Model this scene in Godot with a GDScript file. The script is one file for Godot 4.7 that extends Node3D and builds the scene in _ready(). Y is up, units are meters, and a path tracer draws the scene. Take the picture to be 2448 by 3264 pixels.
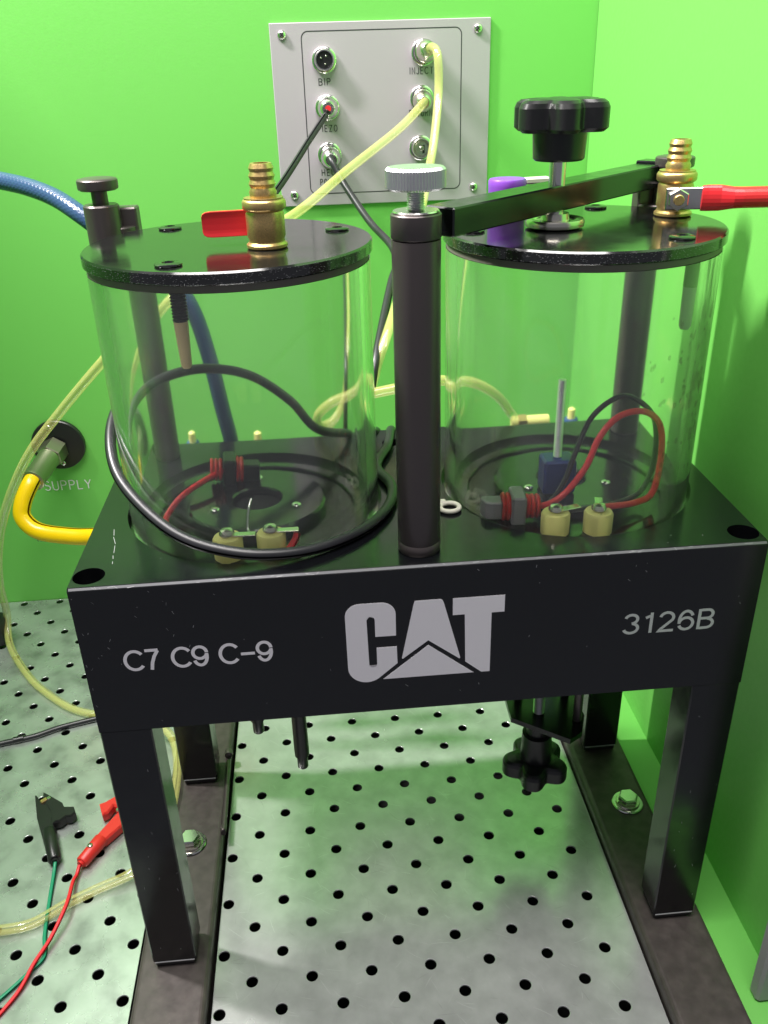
extends Node3D
# An injector test stand on the perforated floor of a green steel cabinet.
# World: y up, metres. The stand's front face lies in z = 0, its legs stand on rails whose tops lie in y = 0.

const TOP := 0.3239        # top of the black block
const BASE := 0.2216       # underside of the block
const LID := 0.4884        # upper face of both lids
const WALL := -0.534       # face of the back wall
const PLATE := -0.012      # upper face of the perforated plates
const TUBE_L := Vector3(-0.1000, 0.0, -0.0975)
const TUBE_R := Vector3(0.1060, 0.0, -0.1015)

var M := {}
var used := {}

# ------------------------------------------------------------------ mesh helper
class Shape:
	var v := PackedVector3Array()
	var n := PackedVector3Array()
	var u := PackedVector2Array()
	var ix := PackedInt32Array()
	var xf := Transform3D.IDENTITY

	func put(p: Vector3, nn: Vector3, uv := Vector2.ZERO) -> int:
		v.append(xf * p)
		n.append((xf.basis * nn).normalized())
		u.append(uv)
		return v.size() - 1

	func tri(a: int, b: int, c: int) -> void:      # counter-clockwise seen from outside
		ix.append(a); ix.append(c); ix.append(b)

	func poly(pts: Array, out: Vector3) -> void:   # flat convex face turned towards out
		var nn := Vector3.ZERO
		for i in range(1, pts.size() - 1):
			nn += (pts[i] - pts[0]).cross(pts[i + 1] - pts[0])
		var flip := nn.dot(out) < 0.0
		nn = nn.normalized() * (-1.0 if flip else 1.0)
		var k := []
		for p in pts:
			k.append(put(p, nn))
		for i in range(1, pts.size() - 1):
			if flip: tri(k[0], k[i + 1], k[i])
			else: tri(k[0], k[i], k[i + 1])

	func box(c: Vector3, s: Vector3, b := 0.001) -> void:
		var h := s * 0.5
		b = minf(b, minf(h.x, minf(h.y, h.z)) * 0.9)
		var g := h - Vector3(b, b, b)
		for a in 3:
			for sg in [-1.0, 1.0]:
				var pts := []
				for q in [[-1.0, -1.0], [1.0, -1.0], [1.0, 1.0], [-1.0, 1.0]]:
					var p := Vector3.ZERO
					p[a] = sg * h[a]
					p[(a + 1) % 3] = q[0] * g[(a + 1) % 3]
					p[(a + 2) % 3] = q[1] * g[(a + 2) % 3]
					pts.append(c + p)
				var o := Vector3.ZERO
				o[a] = sg
				poly(pts, o)
		for a in 3:
			var e := (a + 1) % 3
			var f := (a + 2) % 3
			for s1 in [-1.0, 1.0]:
				for s2 in [-1.0, 1.0]:
					var o := Vector3.ZERO
					o[e] = s1
					o[f] = s2
					var pts := []
					for q in [[0, -1.0], [0, 1.0], [1, 1.0], [1, -1.0]]:
						var p := Vector3.ZERO
						p[a] = q[1] * g[a]
						p[e] = s1 * (h[e] if q[0] == 0 else g[e])
						p[f] = s2 * (g[f] if q[0] == 0 else h[f])
						pts.append(c + p)
					poly(pts, o)
		for sx in [-1.0, 1.0]:
			for sy in [-1.0, 1.0]:
				for sz in [-1.0, 1.0]:
					poly([c + Vector3(sx * h.x, sy * g.y, sz * g.z), c + Vector3(sx * g.x, sy * h.y, sz * g.z), c + Vector3(sx * g.x, sy * g.y, sz * h.z)], Vector3(sx, sy, sz))

	func lathe(prof: Array, seg := 48, crease := 40.0) -> void:   # prof: Vector2(radius, y), outside on the right hand going up
		var sn := []
		for i in prof.size() - 1:
			var d: Vector2 = prof[i + 1] - prof[i]
			sn.append(Vector2(d.y, -d.x).normalized())
		for i in prof.size() - 1:
			var n0: Vector2 = sn[i]
			var n1: Vector2 = sn[i]
			if i > 0 and absf(sn[i].angle_to(sn[i - 1])) < deg_to_rad(crease): n0 = (sn[i] + sn[i - 1]).normalized()
			if i < sn.size() - 1 and absf(sn[i].angle_to(sn[i + 1])) < deg_to_rad(crease): n1 = (sn[i] + sn[i + 1]).normalized()
			var first := -1
			for k in seg + 1:
				var t := TAU * k / seg
				var c := cos(t)
				var s := sin(t)
				var a := put(Vector3(c * prof[i].x, prof[i].y, s * prof[i].x), Vector3(c * n0.x, n0.y, s * n0.x), Vector2(float(k) / seg, prof[i].y))
				var b := put(Vector3(c * prof[i + 1].x, prof[i + 1].y, s * prof[i + 1].x), Vector3(c * n1.x, n1.y, s * n1.x), Vector2(float(k) / seg, prof[i + 1].y))
				if k > 0:
					if prof[i].x > 1e-6: tri(a, a - 2, b)
					if prof[i + 1].x > 1e-6: tri(b, a - 2, b - 2)

	func loft(rad: PackedFloat32Array, levels: Array) -> void:    # rad: outline by angle; levels: Vector2(amount taken off the outline, y)
		var seg := rad.size()
		for i in levels.size() - 1:
			var base := v.size()
			for k in seg + 1:
				for e in 2:
					var l: Vector2 = levels[i + e]
					var f := func(j: int) -> Vector3:
						var t := TAU * j / seg
						var r := maxf(rad[(j + seg) % seg] - l.x, 0.0)
						return Vector3(cos(t) * r, l.y, sin(t) * r)
					var p: Vector3 = f.call(k)
					var along: Vector3 = f.call(k + 1) - f.call(k - 1)
					var o: Vector2 = levels[i + 1] - levels[i]
					var dir := Vector3(p.x, 0, p.z).normalized()
					var up := -dir * o.x + Vector3.UP * o.y
					var nn := up.cross(along)
					if nn.length() < 1e-12: nn = Vector3.UP * (1.0 if o.x >= 0 else -1.0)
					if i == levels.size() - 2 and absf(o.y) < 1e-7: nn = Vector3.UP
					if i == 0 and absf(o.y) < 1e-7: nn = Vector3.DOWN
					put(p, nn)
				if k > 0:
					var a := base + 2 * k
					tri(a, a - 2, a + 1)
					tri(a + 1, a - 2, a - 1)

	func tube(path: Array, r: float, sides := 14, sub := 6, cap := true) -> void:
		var pts := []
		for i in path.size() - 1:
			var p0: Vector3 = path[maxi(i - 1, 0)]
			var p1: Vector3 = path[i]
			var p2: Vector3 = path[i + 1]
			var p3: Vector3 = path[mini(i + 2, path.size() - 1)]
			for k in sub:
				pts.append(p1.cubic_interpolate(p2, p0, p3, float(k) / sub))
		pts.append(path[-1])
		var side := Vector3.UP.cross(pts[1] - pts[0])
		if side.length() < 1e-7: side = Vector3.RIGHT
		side = side.normalized()
		var base := v.size()
		var run := 0.0
		for i in pts.size():
			var t: Vector3 = (pts[mini(i + 1, pts.size() - 1)] - pts[maxi(i - 1, 0)]).normalized()
			side = (side - t * side.dot(t)).normalized()
			var up := t.cross(side)
			if i > 0: run += pts[i].distance_to(pts[i - 1])
			for k in sides + 1:
				var a := TAU * k / sides
				var d := side * cos(a) + up * sin(a)
				put(pts[i] + d * r, d, Vector2(run, float(k) / sides))
				if i > 0 and k > 0:
					var q := base + i * (sides + 1) + k
					var w := sides + 1
					tri(q - w - 1, q - w, q)
					tri(q - w - 1, q, q - 1)
			if cap and (i == 0 or i == pts.size() - 1):
				var o := -t if i == 0 else t
				var ring := []
				for k in sides:
					var a := TAU * k / sides
					ring.append(pts[i] + (side * cos(a) + up * sin(a)) * r)
				poly(ring, o)

	func prism(pts: PackedVector2Array, y0: float, y1: float) -> void:   # outline in x and -z read as (x, z), upright
		var id := Geometry2D.triangulate_polygon(pts)
		for lv in [[y1, Vector3.UP], [y0, Vector3.DOWN]]:
			for k in range(0, id.size(), 3):
				var t := []
				for e in 3:
					t.append(Vector3(pts[id[k + e]].x, lv[0], pts[id[k + e]].y))
				poly(t, lv[1])
		var c := Geometry2D.is_polygon_clockwise(pts)
		for i in pts.size():
			var a := pts[i]
			var b := pts[(i + 1) % pts.size()]
			var d := b - a
			var o := Vector3(d.y, 0, -d.x) * (-1.0 if c else 1.0)
			poly([Vector3(a.x, y0, a.y), Vector3(b.x, y0, b.y), Vector3(b.x, y1, b.y), Vector3(a.x, y1, a.y)], o)

	func ribbon(pts: Array, w: float, z: float, closed := false) -> void:   # a flat band in x and y, facing +z
		var m := pts.size()
		var lr := []
		for i in m:
			var a: Vector2 = pts[(i - 1 + m) % m] if closed or i > 0 else pts[i]
			var b: Vector2 = pts[(i + 1) % m] if closed or i < m - 1 else pts[i]
			var d0: Vector2 = (pts[i] - a).normalized()
			var d1: Vector2 = (b - pts[i]).normalized()
			if d0 == Vector2.ZERO: d0 = d1
			if d1 == Vector2.ZERO: d1 = d0
			var nn := (d0.orthogonal() + d1.orthogonal()).normalized()
			var k := w * 0.5 / maxf(nn.dot(d0.orthogonal()), 0.4)
			lr.append([pts[i] + nn * k, pts[i] - nn * k])
		for i in (m if closed else m - 1):
			var p: Array = lr[i]
			var q: Array = lr[(i + 1) % m]
			poly([Vector3(p[0].x, p[0].y, z), Vector3(p[1].x, p[1].y, z), Vector3(q[1].x, q[1].y, z), Vector3(q[0].x, q[0].y, z)], Vector3.BACK)

	func flat(pts: PackedVector2Array, z0: float, z1: float) -> void:       # a raised flat outline in x and y
		var keep := xf
		xf = xf * Transform3D(Basis(Vector3.RIGHT, Vector3.BACK, Vector3.DOWN), Vector3.ZERO)
		var q := PackedVector2Array()
		for p in pts:
			q.append(Vector2(p.x, -p.y))
		prism(q, z0, z1)
		xf = keep

	func mesh() -> ArrayMesh:
		var a := []
		a.resize(Mesh.ARRAY_MAX)
		a[Mesh.ARRAY_VERTEX] = v
		a[Mesh.ARRAY_NORMAL] = n
		a[Mesh.ARRAY_TEX_UV] = u
		a[Mesh.ARRAY_INDEX] = ix
		var m := ArrayMesh.new()
		m.add_surface_from_arrays(Mesh.PRIMITIVE_TRIANGLES, a)
		return m

func v(x: float, y: float, z: float) -> Vector3:
	return Vector3(x, y, z)

func numbered(called: String) -> String:
	used[called] = used.get(called, -1) + 1
	return called if used[called] == 0 else "%s_%03d" % [called, used[called]]

func tag(o: Node, label: String, category := "", group := "", kind := "") -> Node:
	o.set_meta("label", label)
	if category: o.set_meta("category", category)
	if group: o.set_meta("group", group)
	if kind: o.set_meta("kind", kind)
	return o

func thing(called: String, label: String, category: String, at := Vector3.ZERO, group := "", kind := "") -> Node3D:
	var o := Node3D.new()
	o.name = numbered(called)
	o.position = at
	add_child(o)
	tag(o, label, category, group, kind)
	return o

func part(called: String, s: Shape, m: Material, parent: Node = self) -> MeshInstance3D:
	var o := MeshInstance3D.new()
	o.mesh = s.mesh()
	o.material_override = m
	if parent == self:
		o.name = numbered(called)
	else:
		var k := 0
		while parent.has_node(called if k == 0 else "%s_%03d" % [called, k]): k += 1
		o.name = called if k == 0 else "%s_%03d" % [called, k]
	parent.add_child(o)
	return o

func turned(axis: Vector3, at: Vector3) -> Transform3D:     # local y along axis
	var y := axis.normalized()
	var x := y.cross(Vector3.BACK if absf(y.z) < 0.9 else Vector3.RIGHT).normalized()
	return Transform3D(Basis(x, y, x.cross(y)), at)

func lathe(prof: Array, at := Vector3.ZERO, axis := Vector3.UP, seg := 48) -> Shape:
	var s := Shape.new()
	s.xf = turned(axis, at) if axis != Vector3.UP else Transform3D(Basis.IDENTITY, at)
	s.lathe(prof, seg)
	return s

func rod(r: float, y0: float, y1: float, bev := 0.0006) -> Array:
	return [Vector2(0, y0), Vector2(r - bev, y0), Vector2(r, y0 + bev), Vector2(r, y1 - bev), Vector2(r - bev, y1), Vector2(0, y1)]

func boxed(c: Vector3, s: Vector3, b := 0.001, basis := Basis.IDENTITY) -> Shape:
	var o := Shape.new()
	o.xf = Transform3D(basis, c)
	o.box(Vector3.ZERO, s, b)
	return o

func piped(path: Array, r: float, sides := 14, sub := 6) -> Shape:
	var s := Shape.new()
	s.tube(path, r, sides, sub)
	return s

func hexed(r: float, y0: float, y1: float, at: Vector3, axis := Vector3.UP, sides := 6, bev := 0.0008) -> Shape:
	var s := Shape.new()
	s.xf = turned(axis, at) if axis != Vector3.UP else Transform3D(Basis.IDENTITY, at)
	var f := func(k: int, rr: float, y: float) -> Vector3:
		return Vector3(cos(TAU * k / sides) * rr, y, sin(TAU * k / sides) * rr)
	var top := []
	var bot := []
	for k in sides:
		top.append(f.call(k, r - bev, y1))
		bot.append(f.call(k, r - bev, y0))
		var mid := Vector3(cos(TAU * (k + 0.5) / sides), 0, sin(TAU * (k + 0.5) / sides))
		s.poly([f.call(k, r, y0 + bev), f.call(k + 1, r, y0 + bev), f.call(k + 1, r, y1 - bev), f.call(k, r, y1 - bev)], mid)
		s.poly([f.call(k, r, y1 - bev), f.call(k + 1, r, y1 - bev), f.call(k + 1, r - bev, y1), f.call(k, r - bev, y1)], mid + Vector3.UP)
		s.poly([f.call(k, r, y0 + bev), f.call(k + 1, r, y0 + bev), f.call(k + 1, r - bev, y0), f.call(k, r - bev, y0)], mid + Vector3.DOWN)
	s.poly(top, Vector3.UP)
	s.poly(bot, Vector3.DOWN)
	return s

func lobed(r: float, dent: float, lobes: int, turn: float, seg := 120) -> PackedFloat32Array:
	var out := PackedFloat32Array()
	for k in seg:
		var c := cos((TAU * k / seg - turn) * lobes)
		out.append(r - dent * pow(0.5 - 0.5 * c, 1.6))
	return out

func threaded(r: float, y0: float, y1: float, pitch: float) -> Array:
	var p := [Vector2(0, y0), Vector2(r * 0.8, y0)]
	var y := y0
	while y < y1 - pitch:
		p.append(Vector2(r * 0.8, y + pitch * 0.1))
		p.append(Vector2(r, y + pitch * 0.5))
		y += pitch
	p.append(Vector2(r * 0.8, y1))
	p.append(Vector2(0, y1))
	return p

# ------------------------------------------------------------------ lettering made of strokes
func arc(cx: float, cy: float, rx: float, ry: float, a0: float, a1: float, k := 18) -> Array:
	var out := []
	for i in k + 1:
		var a := deg_to_rad(lerpf(a0, a1, float(i) / k))
		out.append(Vector2(cx + cos(a) * rx, cy + sin(a) * ry))
	return out

func glyph(ch: String) -> Array:       # [width, strokes...] with centre lines in a height of one
	var p := func(l: Array) -> Array:
		var o := []
		for i in range(0, l.size(), 2): o.append(Vector2(l[i], l[i + 1]))
		return o
	match ch:
		"C": return [0.78, arc(0.42, 0.5, 0.42, 0.5, 38, 322, 28)]
		"7": return [0.58, p.call([0.0, 1.0, 0.58, 1.0]), p.call([0.56, 0.97, 0.38, 0.66, 0.26, 0.32, 0.2, -0.06])]
		"9": return [0.6, arc(0.3, 0.68, 0.3, 0.32, 0, 342, 26), arc(0.3, 0.5, 0.3, 0.5, 16, -152, 24)]
		"6": return [0.6, arc(0.3, 0.32, 0.3, 0.32, 180, -162, 26), arc(0.3, 0.5, 0.3, 0.5, 196, 28, 24)]
		"-": return [0.62, p.call([0.0, 0.44, 0.62, 0.44])]
		"3": return [0.58, arc(0.28, 0.76, 0.26, 0.24, 165, -85, 20), arc(0.28, 0.26, 0.3, 0.26, 82, -165, 20)]
		"1": return [0.42, p.call([0.3, 1.06, 0.3, -0.06]), p.call([0.25, 0.88, 0.05, 0.78])]
		"2": return [0.58, arc(0.29, 0.72, 0.28, 0.28, 170, -30, 18) + p.call([0.3, 0.34, 0.06, 0.1, 0.0, 0.0, 0.62, 0.0])]
		"B": return [0.6, p.call([0.0, -0.06, 0.0, 1.06]), p.call([0.06, 1.0, 0.34, 1.0]) + arc(0.34, 0.77, 0.23, 0.23, 80, -90, 12) + p.call([0.06, 0.54]), p.call([0.34, 0.5]) + arc(0.34, 0.26, 0.27, 0.25, 80, -90, 12) + p.call([0.06, 0.0])]
		"S": return [0.56, arc(0.28, 0.75, 0.27, 0.25, 25, 235, 16) + arc(0.28, 0.26, 0.29, 0.26, 70, -155, 18)]
		"U": return [0.6, p.call([0.0, 1.0, 0.0, 0.3]) + arc(0.3, 0.3, 0.3, 0.3, 190, 350, 14) + p.call([0.6, 0.3, 0.6, 1.0])]
		"P": return [0.58, p.call([0.0, -0.04, 0.0, 1.04]), p.call([0.06, 1.0, 0.32, 1.0]) + arc(0.32, 0.75, 0.26, 0.25, 80, -90, 12) + p.call([0.06, 0.5])]
		"R": return [0.6, p.call([0.0, -0.04, 0.0, 1.04]), p.call([0.06, 1.0, 0.32, 1.0]) + arc(0.32, 0.76, 0.26, 0.24, 80, -90, 12) + p.call([0.06, 0.52]), p.call([0.32, 0.46, 0.6, 0.0])]
		"L": return [0.52, p.call([0.0, 1.0, 0.0, 0.0, 0.52, 0.0])]
		"Y": return [0.64, p.call([0.0, 1.0, 0.32, 0.48, 0.32, 0.0]), p.call([0.64, 1.0, 0.36, 0.53])]
		"I": return [0.06, p.call([0.03, 1.04, 0.03, -0.04])]
		"E": return [0.52, p.call([0.52, 1.0, 0.0, 1.0, 0.0, 0.0, 0.54, 0.0]), p.call([0.06, 0.52, 0.46, 0.52])]
		"Z": return [0.58, p.call([0.0, 1.0, 0.56, 1.0, 0.02, 0.0, 0.6, 0.0])]
		"O": return [0.64, arc(0.32, 0.5, 0.32, 0.5, 0, 360, 28)]
		"H": return [0.58, p.call([0.0, -0.04, 0.0, 1.04]), p.call([0.58, -0.04, 0.58, 1.04]), p.call([0.06, 0.52, 0.52, 0.52])]
		"W": return [0.86, p.call([0.0, 1.0, 0.22, 0.0, 0.43, 0.9, 0.64, 0.0, 0.86, 1.0])]
		"N": return [0.6, p.call([0.0, -0.04, 0.0, 1.0, 0.6, 0.0, 0.6, 1.04])]
		"J": return [0.44, p.call([0.44, 1.0, 0.44, 0.26]) + arc(0.22, 0.24, 0.22, 0.24, -10, -170, 12)]
		"T": return [0.6, p.call([0.0, 1.0, 0.6, 1.0]), p.call([0.3, 0.95, 0.3, -0.04])]
		"0": return [0.58, arc(0.29, 0.5, 0.29, 0.5, 0, 360, 28)]
	return [0.46]

func letters(s: Shape, text: String, at: Transform3D, high: float, stroke: float, wide := 1.0, gap := 0.22, lean := 0.0, fit := 0.0) -> Array:
	var each := []
	var whole := s
	var h := high - stroke
	var total := 0.0
	for ch in text: total += glyph(ch)[0] * wide + (gap if ch != " " else 0.0)
	total -= gap
	var sx := wide if fit <= 0.0 else wide * (fit - stroke) / (total * h)
	var gs := gap if fit <= 0.0 else gap * (fit - stroke) / (total * h)
	var x := 0.0
	var lift := 0
	for ch in text:
		var g := glyph(ch)
		if whole == null:
			s = Shape.new()
			if g.size() > 1: each.append(s)
		s.xf = at
		for k in range(1, g.size()):
			var pts := []
			for q in g[k]:
				pts.append(Vector2((x + q.x * sx) * h + stroke * 0.5 + q.y * h * lean, q.y * h + stroke * 0.5))
			var closed: bool = pts.size() > 3 and pts[0].distance_to(pts[-1]) < 1e-6
			if closed: pts.pop_back()
			s.ribbon(pts, stroke, 0.00012 + 0.00002 * (lift % 3), closed)
			lift += 1
		x += g[0] * sx + (gs if ch != " " else 0.0)
	return each

# ------------------------------------------------------------------ materials
func noise(freq: float, lo: float, hi: float, seed_: int, size := 512, kind := FastNoiseLite.TYPE_SIMPLEX_SMOOTH, octaves := 4, gamma := 1.0) -> NoiseTexture2D:
	var f := FastNoiseLite.new()
	f.noise_type = kind
	f.frequency = freq
	f.seed = seed_
	f.fractal_octaves = octaves
	var t := NoiseTexture2D.new()
	t.width = size
	t.height = size
	t.seamless = true
	t.noise = f
	var g := Gradient.new()
	g.set_color(0, Color(lo, lo, lo))
	g.set_color(1, Color(hi, hi, hi))
	if gamma != 1.0: g.add_point(0.5, Color(1, 1, 1) * lerpf(lo, hi, pow(0.5, gamma)))
	t.color_ramp = g
	return t

func scratched() -> ImageTexture:      # galvanised sheet: faint clouding and fine handling scratches
	var f := FastNoiseLite.new()
	f.frequency = 0.012
	f.fractal_octaves = 5
	f.seed = 8
	var soft := f.get_seamless_image(1024, 1024, false, false, 0.2, true)
	var im := Image.create(1024, 1024, false, Image.FORMAT_RGB8)
	for y in 1024:
		for x in 1024:
			var k := 0.84 + 0.12 * soft.get_pixel(x, y).r
			im.set_pixel(x, y, Color(k, k, k))
	var rng := RandomNumberGenerator.new()
	rng.seed = 31
	for n in 700:
		var p := Vector2(rng.randf() * 1024.0, rng.randf() * 1024.0)
		var a := rng.randfn(0.6, 0.5) if n % 3 else rng.randf() * TAU
		var l := rng.randf_range(6.0, 60.0)
		var up := rng.randf_range(-0.10, 0.16)
		var bend := rng.randf_range(-0.01, 0.01)
		for i in int(l):
			var q := Vector2i(posmod(int(p.x), 1024), posmod(int(p.y), 1024))
			var k := clampf(im.get_pixelv(q).r + up * sin(PI * i / l), 0.0, 1.0)
			im.set_pixelv(q, Color(k, k, k))
			p += Vector2.from_angle(a)
			a += bend
	return ImageTexture.create_from_image(im)

func mat(called: String, c: Color, rough := 0.5, metal := 0.0, spec := 0.5) -> StandardMaterial3D:   # c: linear base colour
	var m := StandardMaterial3D.new()
	m.resource_name = called
	m.albedo_color = Color(c.r, c.g, c.b).linear_to_srgb()
	m.roughness = rough
	m.metallic = metal
	m.metallic_specular = spec
	M[called] = m
	return m

func tri(m: StandardMaterial3D, scale: float, rough: Texture2D = null, color: Texture2D = null, bump: Texture2D = null, deep := 0.0) -> StandardMaterial3D:
	m.uv1_triplanar = true
	m.uv1_world_triplanar = true
	m.uv1_scale = Vector3.ONE * scale
	if rough:
		m.roughness = 1.0
		m.roughness_texture = rough
	if color: m.albedo_texture = color
	if bump:
		m.heightmap_enabled = true
		m.heightmap_texture = bump
		m.heightmap_scale = deep
	return m

func clear(called: String, c: Color, alpha: float, rough: float) -> StandardMaterial3D:
	var m := mat(called, c, rough)
	m.transparency = BaseMaterial3D.TRANSPARENCY_ALPHA
	m.albedo_color.a = alpha
	return m

func materials() -> void:
	var fine := noise(0.09, 0.0, 1.0, 3)
	var cloud := noise(0.012, 0.0, 1.0, 5)
	tri(mat("green_paint", Color(0.158, 0.505, 0.094), 0.42), 9.0, noise(0.03, 0.40, 0.54, 9), null, fine, 0.003)
	tri(mat("plate_metal", Color(0.68, 0.69, 0.685), 0.4, 0.54), 3.1, noise(0.010, 0.20, 0.28, 11, 512, FastNoiseLite.TYPE_SIMPLEX_SMOOTH, 5), scratched(), cloud, 0.004)
	tri(mat("dark_stained_plate_metal", Color(0.52, 0.57, 0.535), 0.4, 0.54), 3.1, noise(0.010, 0.22, 0.32, 13, 512, FastNoiseLite.TYPE_SIMPLEX_SMOOTH, 5), noise(0.008, 0.74, 1.0, 17, 1024, FastNoiseLite.TYPE_SIMPLEX_SMOOTH, 6, 0.45), cloud, 0.004)  # left plate: stains over a base colour darker and greener than the middle plate
	tri(mat("black_anodised", Color(0.004, 0.0043, 0.0056), 0.3, 0.0, 0.55), 6.0, noise(0.02, 0.15, 0.24, 21, 512, FastNoiseLite.TYPE_SIMPLEX_SMOOTH, 3))
	tri(mat("lid_black", Color(0.0075, 0.0078, 0.008), 0.2, 0.0, 0.68), 6.0, noise(0.015, 0.09, 0.16, 22, 512, FastNoiseLite.TYPE_SIMPLEX_SMOOTH, 3))
	tri(mat("rail_steel", Color(0.085, 0.070, 0.066), 0.5, 0.2), 7.0, noise(0.03, 0.36, 0.52, 31), noise(0.02, 0.78, 1.0, 32), fine, 0.001)
	mat("post_metal", Color(0.112, 0.094, 0.093), 0.34, 0.6)
	mat("black_plastic", Color(0.012, 0.012, 0.013), 0.32)
	mat("black_rubber", Color(0.018, 0.018, 0.021), 0.36)
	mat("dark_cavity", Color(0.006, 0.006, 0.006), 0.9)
	mat("chrome", Color(0.72, 0.70, 0.68), 0.2, 1.0)
	mat("nickel", Color(0.70, 0.66, 0.58), 0.24, 1.0)
	tri(mat("aluminium_panel", Color(0.48, 0.43, 0.48), 0.48, 0.2), 20.0, null, noise(0.2, 0.9, 1.0, 41), null)
	mat("dull_zinc", Color(0.34, 0.33, 0.24), 0.34, 0.9)
	mat("worn_edge", Color(0.12, 0.12, 0.13), 0.42, 0.35)
	mat("bright_aluminium", Color(0.75, 0.75, 0.76), 0.32, 0.9)
	tri(mat("brass", Color(0.76, 0.53, 0.22), 0.3, 0.85), 40.0, noise(0.03, 0.24, 0.42, 51), noise(0.04, 0.82, 1.0, 52), fine, 0.004)
	mat("red_vinyl", Color(0.62, 0.02, 0.028), 0.34)
	mat("red_plastic", Color(0.60, 0.025, 0.02), 0.4)
	mat("red_wire", Color(0.72, 0.025, 0.035), 0.42)
	mat("orange_wire", Color(0.40, 0.06, 0.02), 0.42)
	mat("green_wire", Color(0.012, 0.26, 0.13), 0.42)
	mat("yellow_hose", Color(0.82, 0.52, 0.004), 0.26)
	mat("yellow_nylon", Color(0.80, 0.77, 0.26), 0.4)
	mat("white_print", Color(0.76, 0.73, 0.77), 0.5)
	mat("grey_print", Color(0.48, 0.50, 0.49), 0.5)
	mat("black_print", Color(0.03, 0.03, 0.035), 0.5)
	mat("beige_tip", Color(0.86, 0.66, 0.34), 0.5)
	mat("grey_plastic", Color(0.27, 0.27, 0.285), 0.42)
	mat("blue_plastic", Color(0.016, 0.035, 0.19), 0.35)
	mat("bright_blue_plastic", Color(0.02, 0.07, 0.22), 0.35)
	mat("purple_plastic", Color(0.21, 0.055, 0.46), 0.38)
	mat("white_plastic", Color(0.66, 0.64, 0.54), 0.45)
	mat("cabinet_grey", Color(0.30, 0.29, 0.30), 0.5)
	mat("gasket", Color(0.16, 0.15, 0.12), 0.6)
	mat("wear", Color(0.30, 0.30, 0.31), 0.45, 0.3)
	var braid := mat("blue_hose", Color(0.03, 0.062, 0.14), 0.26)
	braid.heightmap_enabled = true
	var im := Image.create(64, 64, false, Image.FORMAT_RGB8)
	for y in 64:
		for x in 64:
			var a := sin((x + y) * TAU / 32.0)
			var b := sin((x - y) * TAU / 32.0)
			var k := clampf(maxf(a, b) * 0.5 + 0.5, 0.0, 1.0)
			im.set_pixel(x, y, Color(k, k, k))
	braid.heightmap_texture = ImageTexture.create_from_image(im)
	braid.heightmap_scale = 0.012
	braid.uv1_scale = Vector3(120, 6, 1)
	var ac := clear("acrylic", Color(0.985, 0.99, 0.975), 0.022, 0.045)
	ac.refraction_enabled = true
	ac.refraction_scale = 0.049
	clear("yellow_tubing", Color(0.74, 0.70, 0.24), 0.34, 0.10)
	clear("smudge", Color(0.16, 0.19, 0.10), 0.26, 0.6)

# ------------------------------------------------------------------ pieces
func plate(called: String, label: String, x0: float, x1: float, z0: float, z1: float, gx: float, gz: float, m: Material) -> void:
	var px := 0.0435
	var pz := 0.0451
	var r := 0.0043
	var y := PLATE
	var s := Shape.new()
	var hw := px * 0.5
	var hd := pz * 0.25
	for j in range(floori((z0 - gz) / (pz * 0.5)) - 1, ceili((z1 - gz) / (pz * 0.5)) + 2):
		var cz := gz + j * pz * 0.5
		var off := 0.0 if posmod(j, 2) == 0 else hw
		for i in range(floori((x0 - gx) / px) - 2, ceili((x1 - gx) / px) + 2):
			var cx := gx + i * px + off
			var a := maxf(cx - hw, x0)
			var b := minf(cx + hw, x1)
			var c := maxf(cz - hd, z0)
			var d := minf(cz + hd, z1)
			if a >= b - 1e-5 or c >= d - 1e-5: continue
			if cx - r < a + 0.001 or cx + r > b - 0.001 or cz - r < c + 0.001 or cz + r > d - 0.001:
				s.poly([v(a, y, c), v(b, y, c), v(b, y, d), v(a, y, d)], Vector3.UP)
				continue
			var ang := []
			for k in 24: ang.append(TAU * k / 24.0)
			for q in [Vector2(a, c), Vector2(b, c), Vector2(b, d), Vector2(a, d)]:
				ang.append(fposmod(atan2(q.y - cz, q.x - cx), TAU))
			ang.sort()
			for k in ang.size():
				var t0: float = ang[k]
				var t1: float = ang[(k + 1) % ang.size()]
				if absf(t1 - t0) < 1e-5: continue
				var e := []
				for t in [t0, t1]:
					var dir := Vector2(cos(t), sin(t))
					var l := 1e9
					if dir.x > 1e-9: l = minf(l, (b - cx) / dir.x)
					if dir.x < -1e-9: l = minf(l, (a - cx) / dir.x)
					if dir.y > 1e-9: l = minf(l, (d - cz) / dir.y)
					if dir.y < -1e-9: l = minf(l, (c - cz) / dir.y)
					e.append(v(cx + dir.x * r, y, cz + dir.y * r))
					e.append(v(cx + dir.x * l, y, cz + dir.y * l))
				var rim := []
				for q in [e[0], e[2]]: rim.append(q + (q - v(cx, y, cz)).normalized() * 0.00030)
				s.poly([rim[0], e[1], e[3], rim[1]], Vector3.UP)
				var lip := v(0, -0.0002, 0)
				s.poly([rim[0], rim[1], e[2] + lip, e[0] + lip], Vector3.UP)
				var low := v(0, -0.0013, 0)
				s.poly([e[0] + lip, e[2] + lip, e[2] + low, e[0] + low], v(cx, y, cz) - e[0])
	s.poly([v(x0, y, z1), v(x1, y, z1), v(x1, y - 0.0013, z1), v(x0, y - 0.0013, z1)], Vector3.BACK)
	s.poly([v(x0, y, z0), v(x0, y, z1), v(x0, y - 0.0013, z1), v(x0, y - 0.0013, z0)], Vector3.LEFT)
	s.poly([v(x1, y, z0), v(x1, y, z1), v(x1, y - 0.0013, z1), v(x1, y - 0.0013, z0)], Vector3.RIGHT)
	tag(part(called, s, m), label, "perforated plate", "perforated floor plates")

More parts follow.
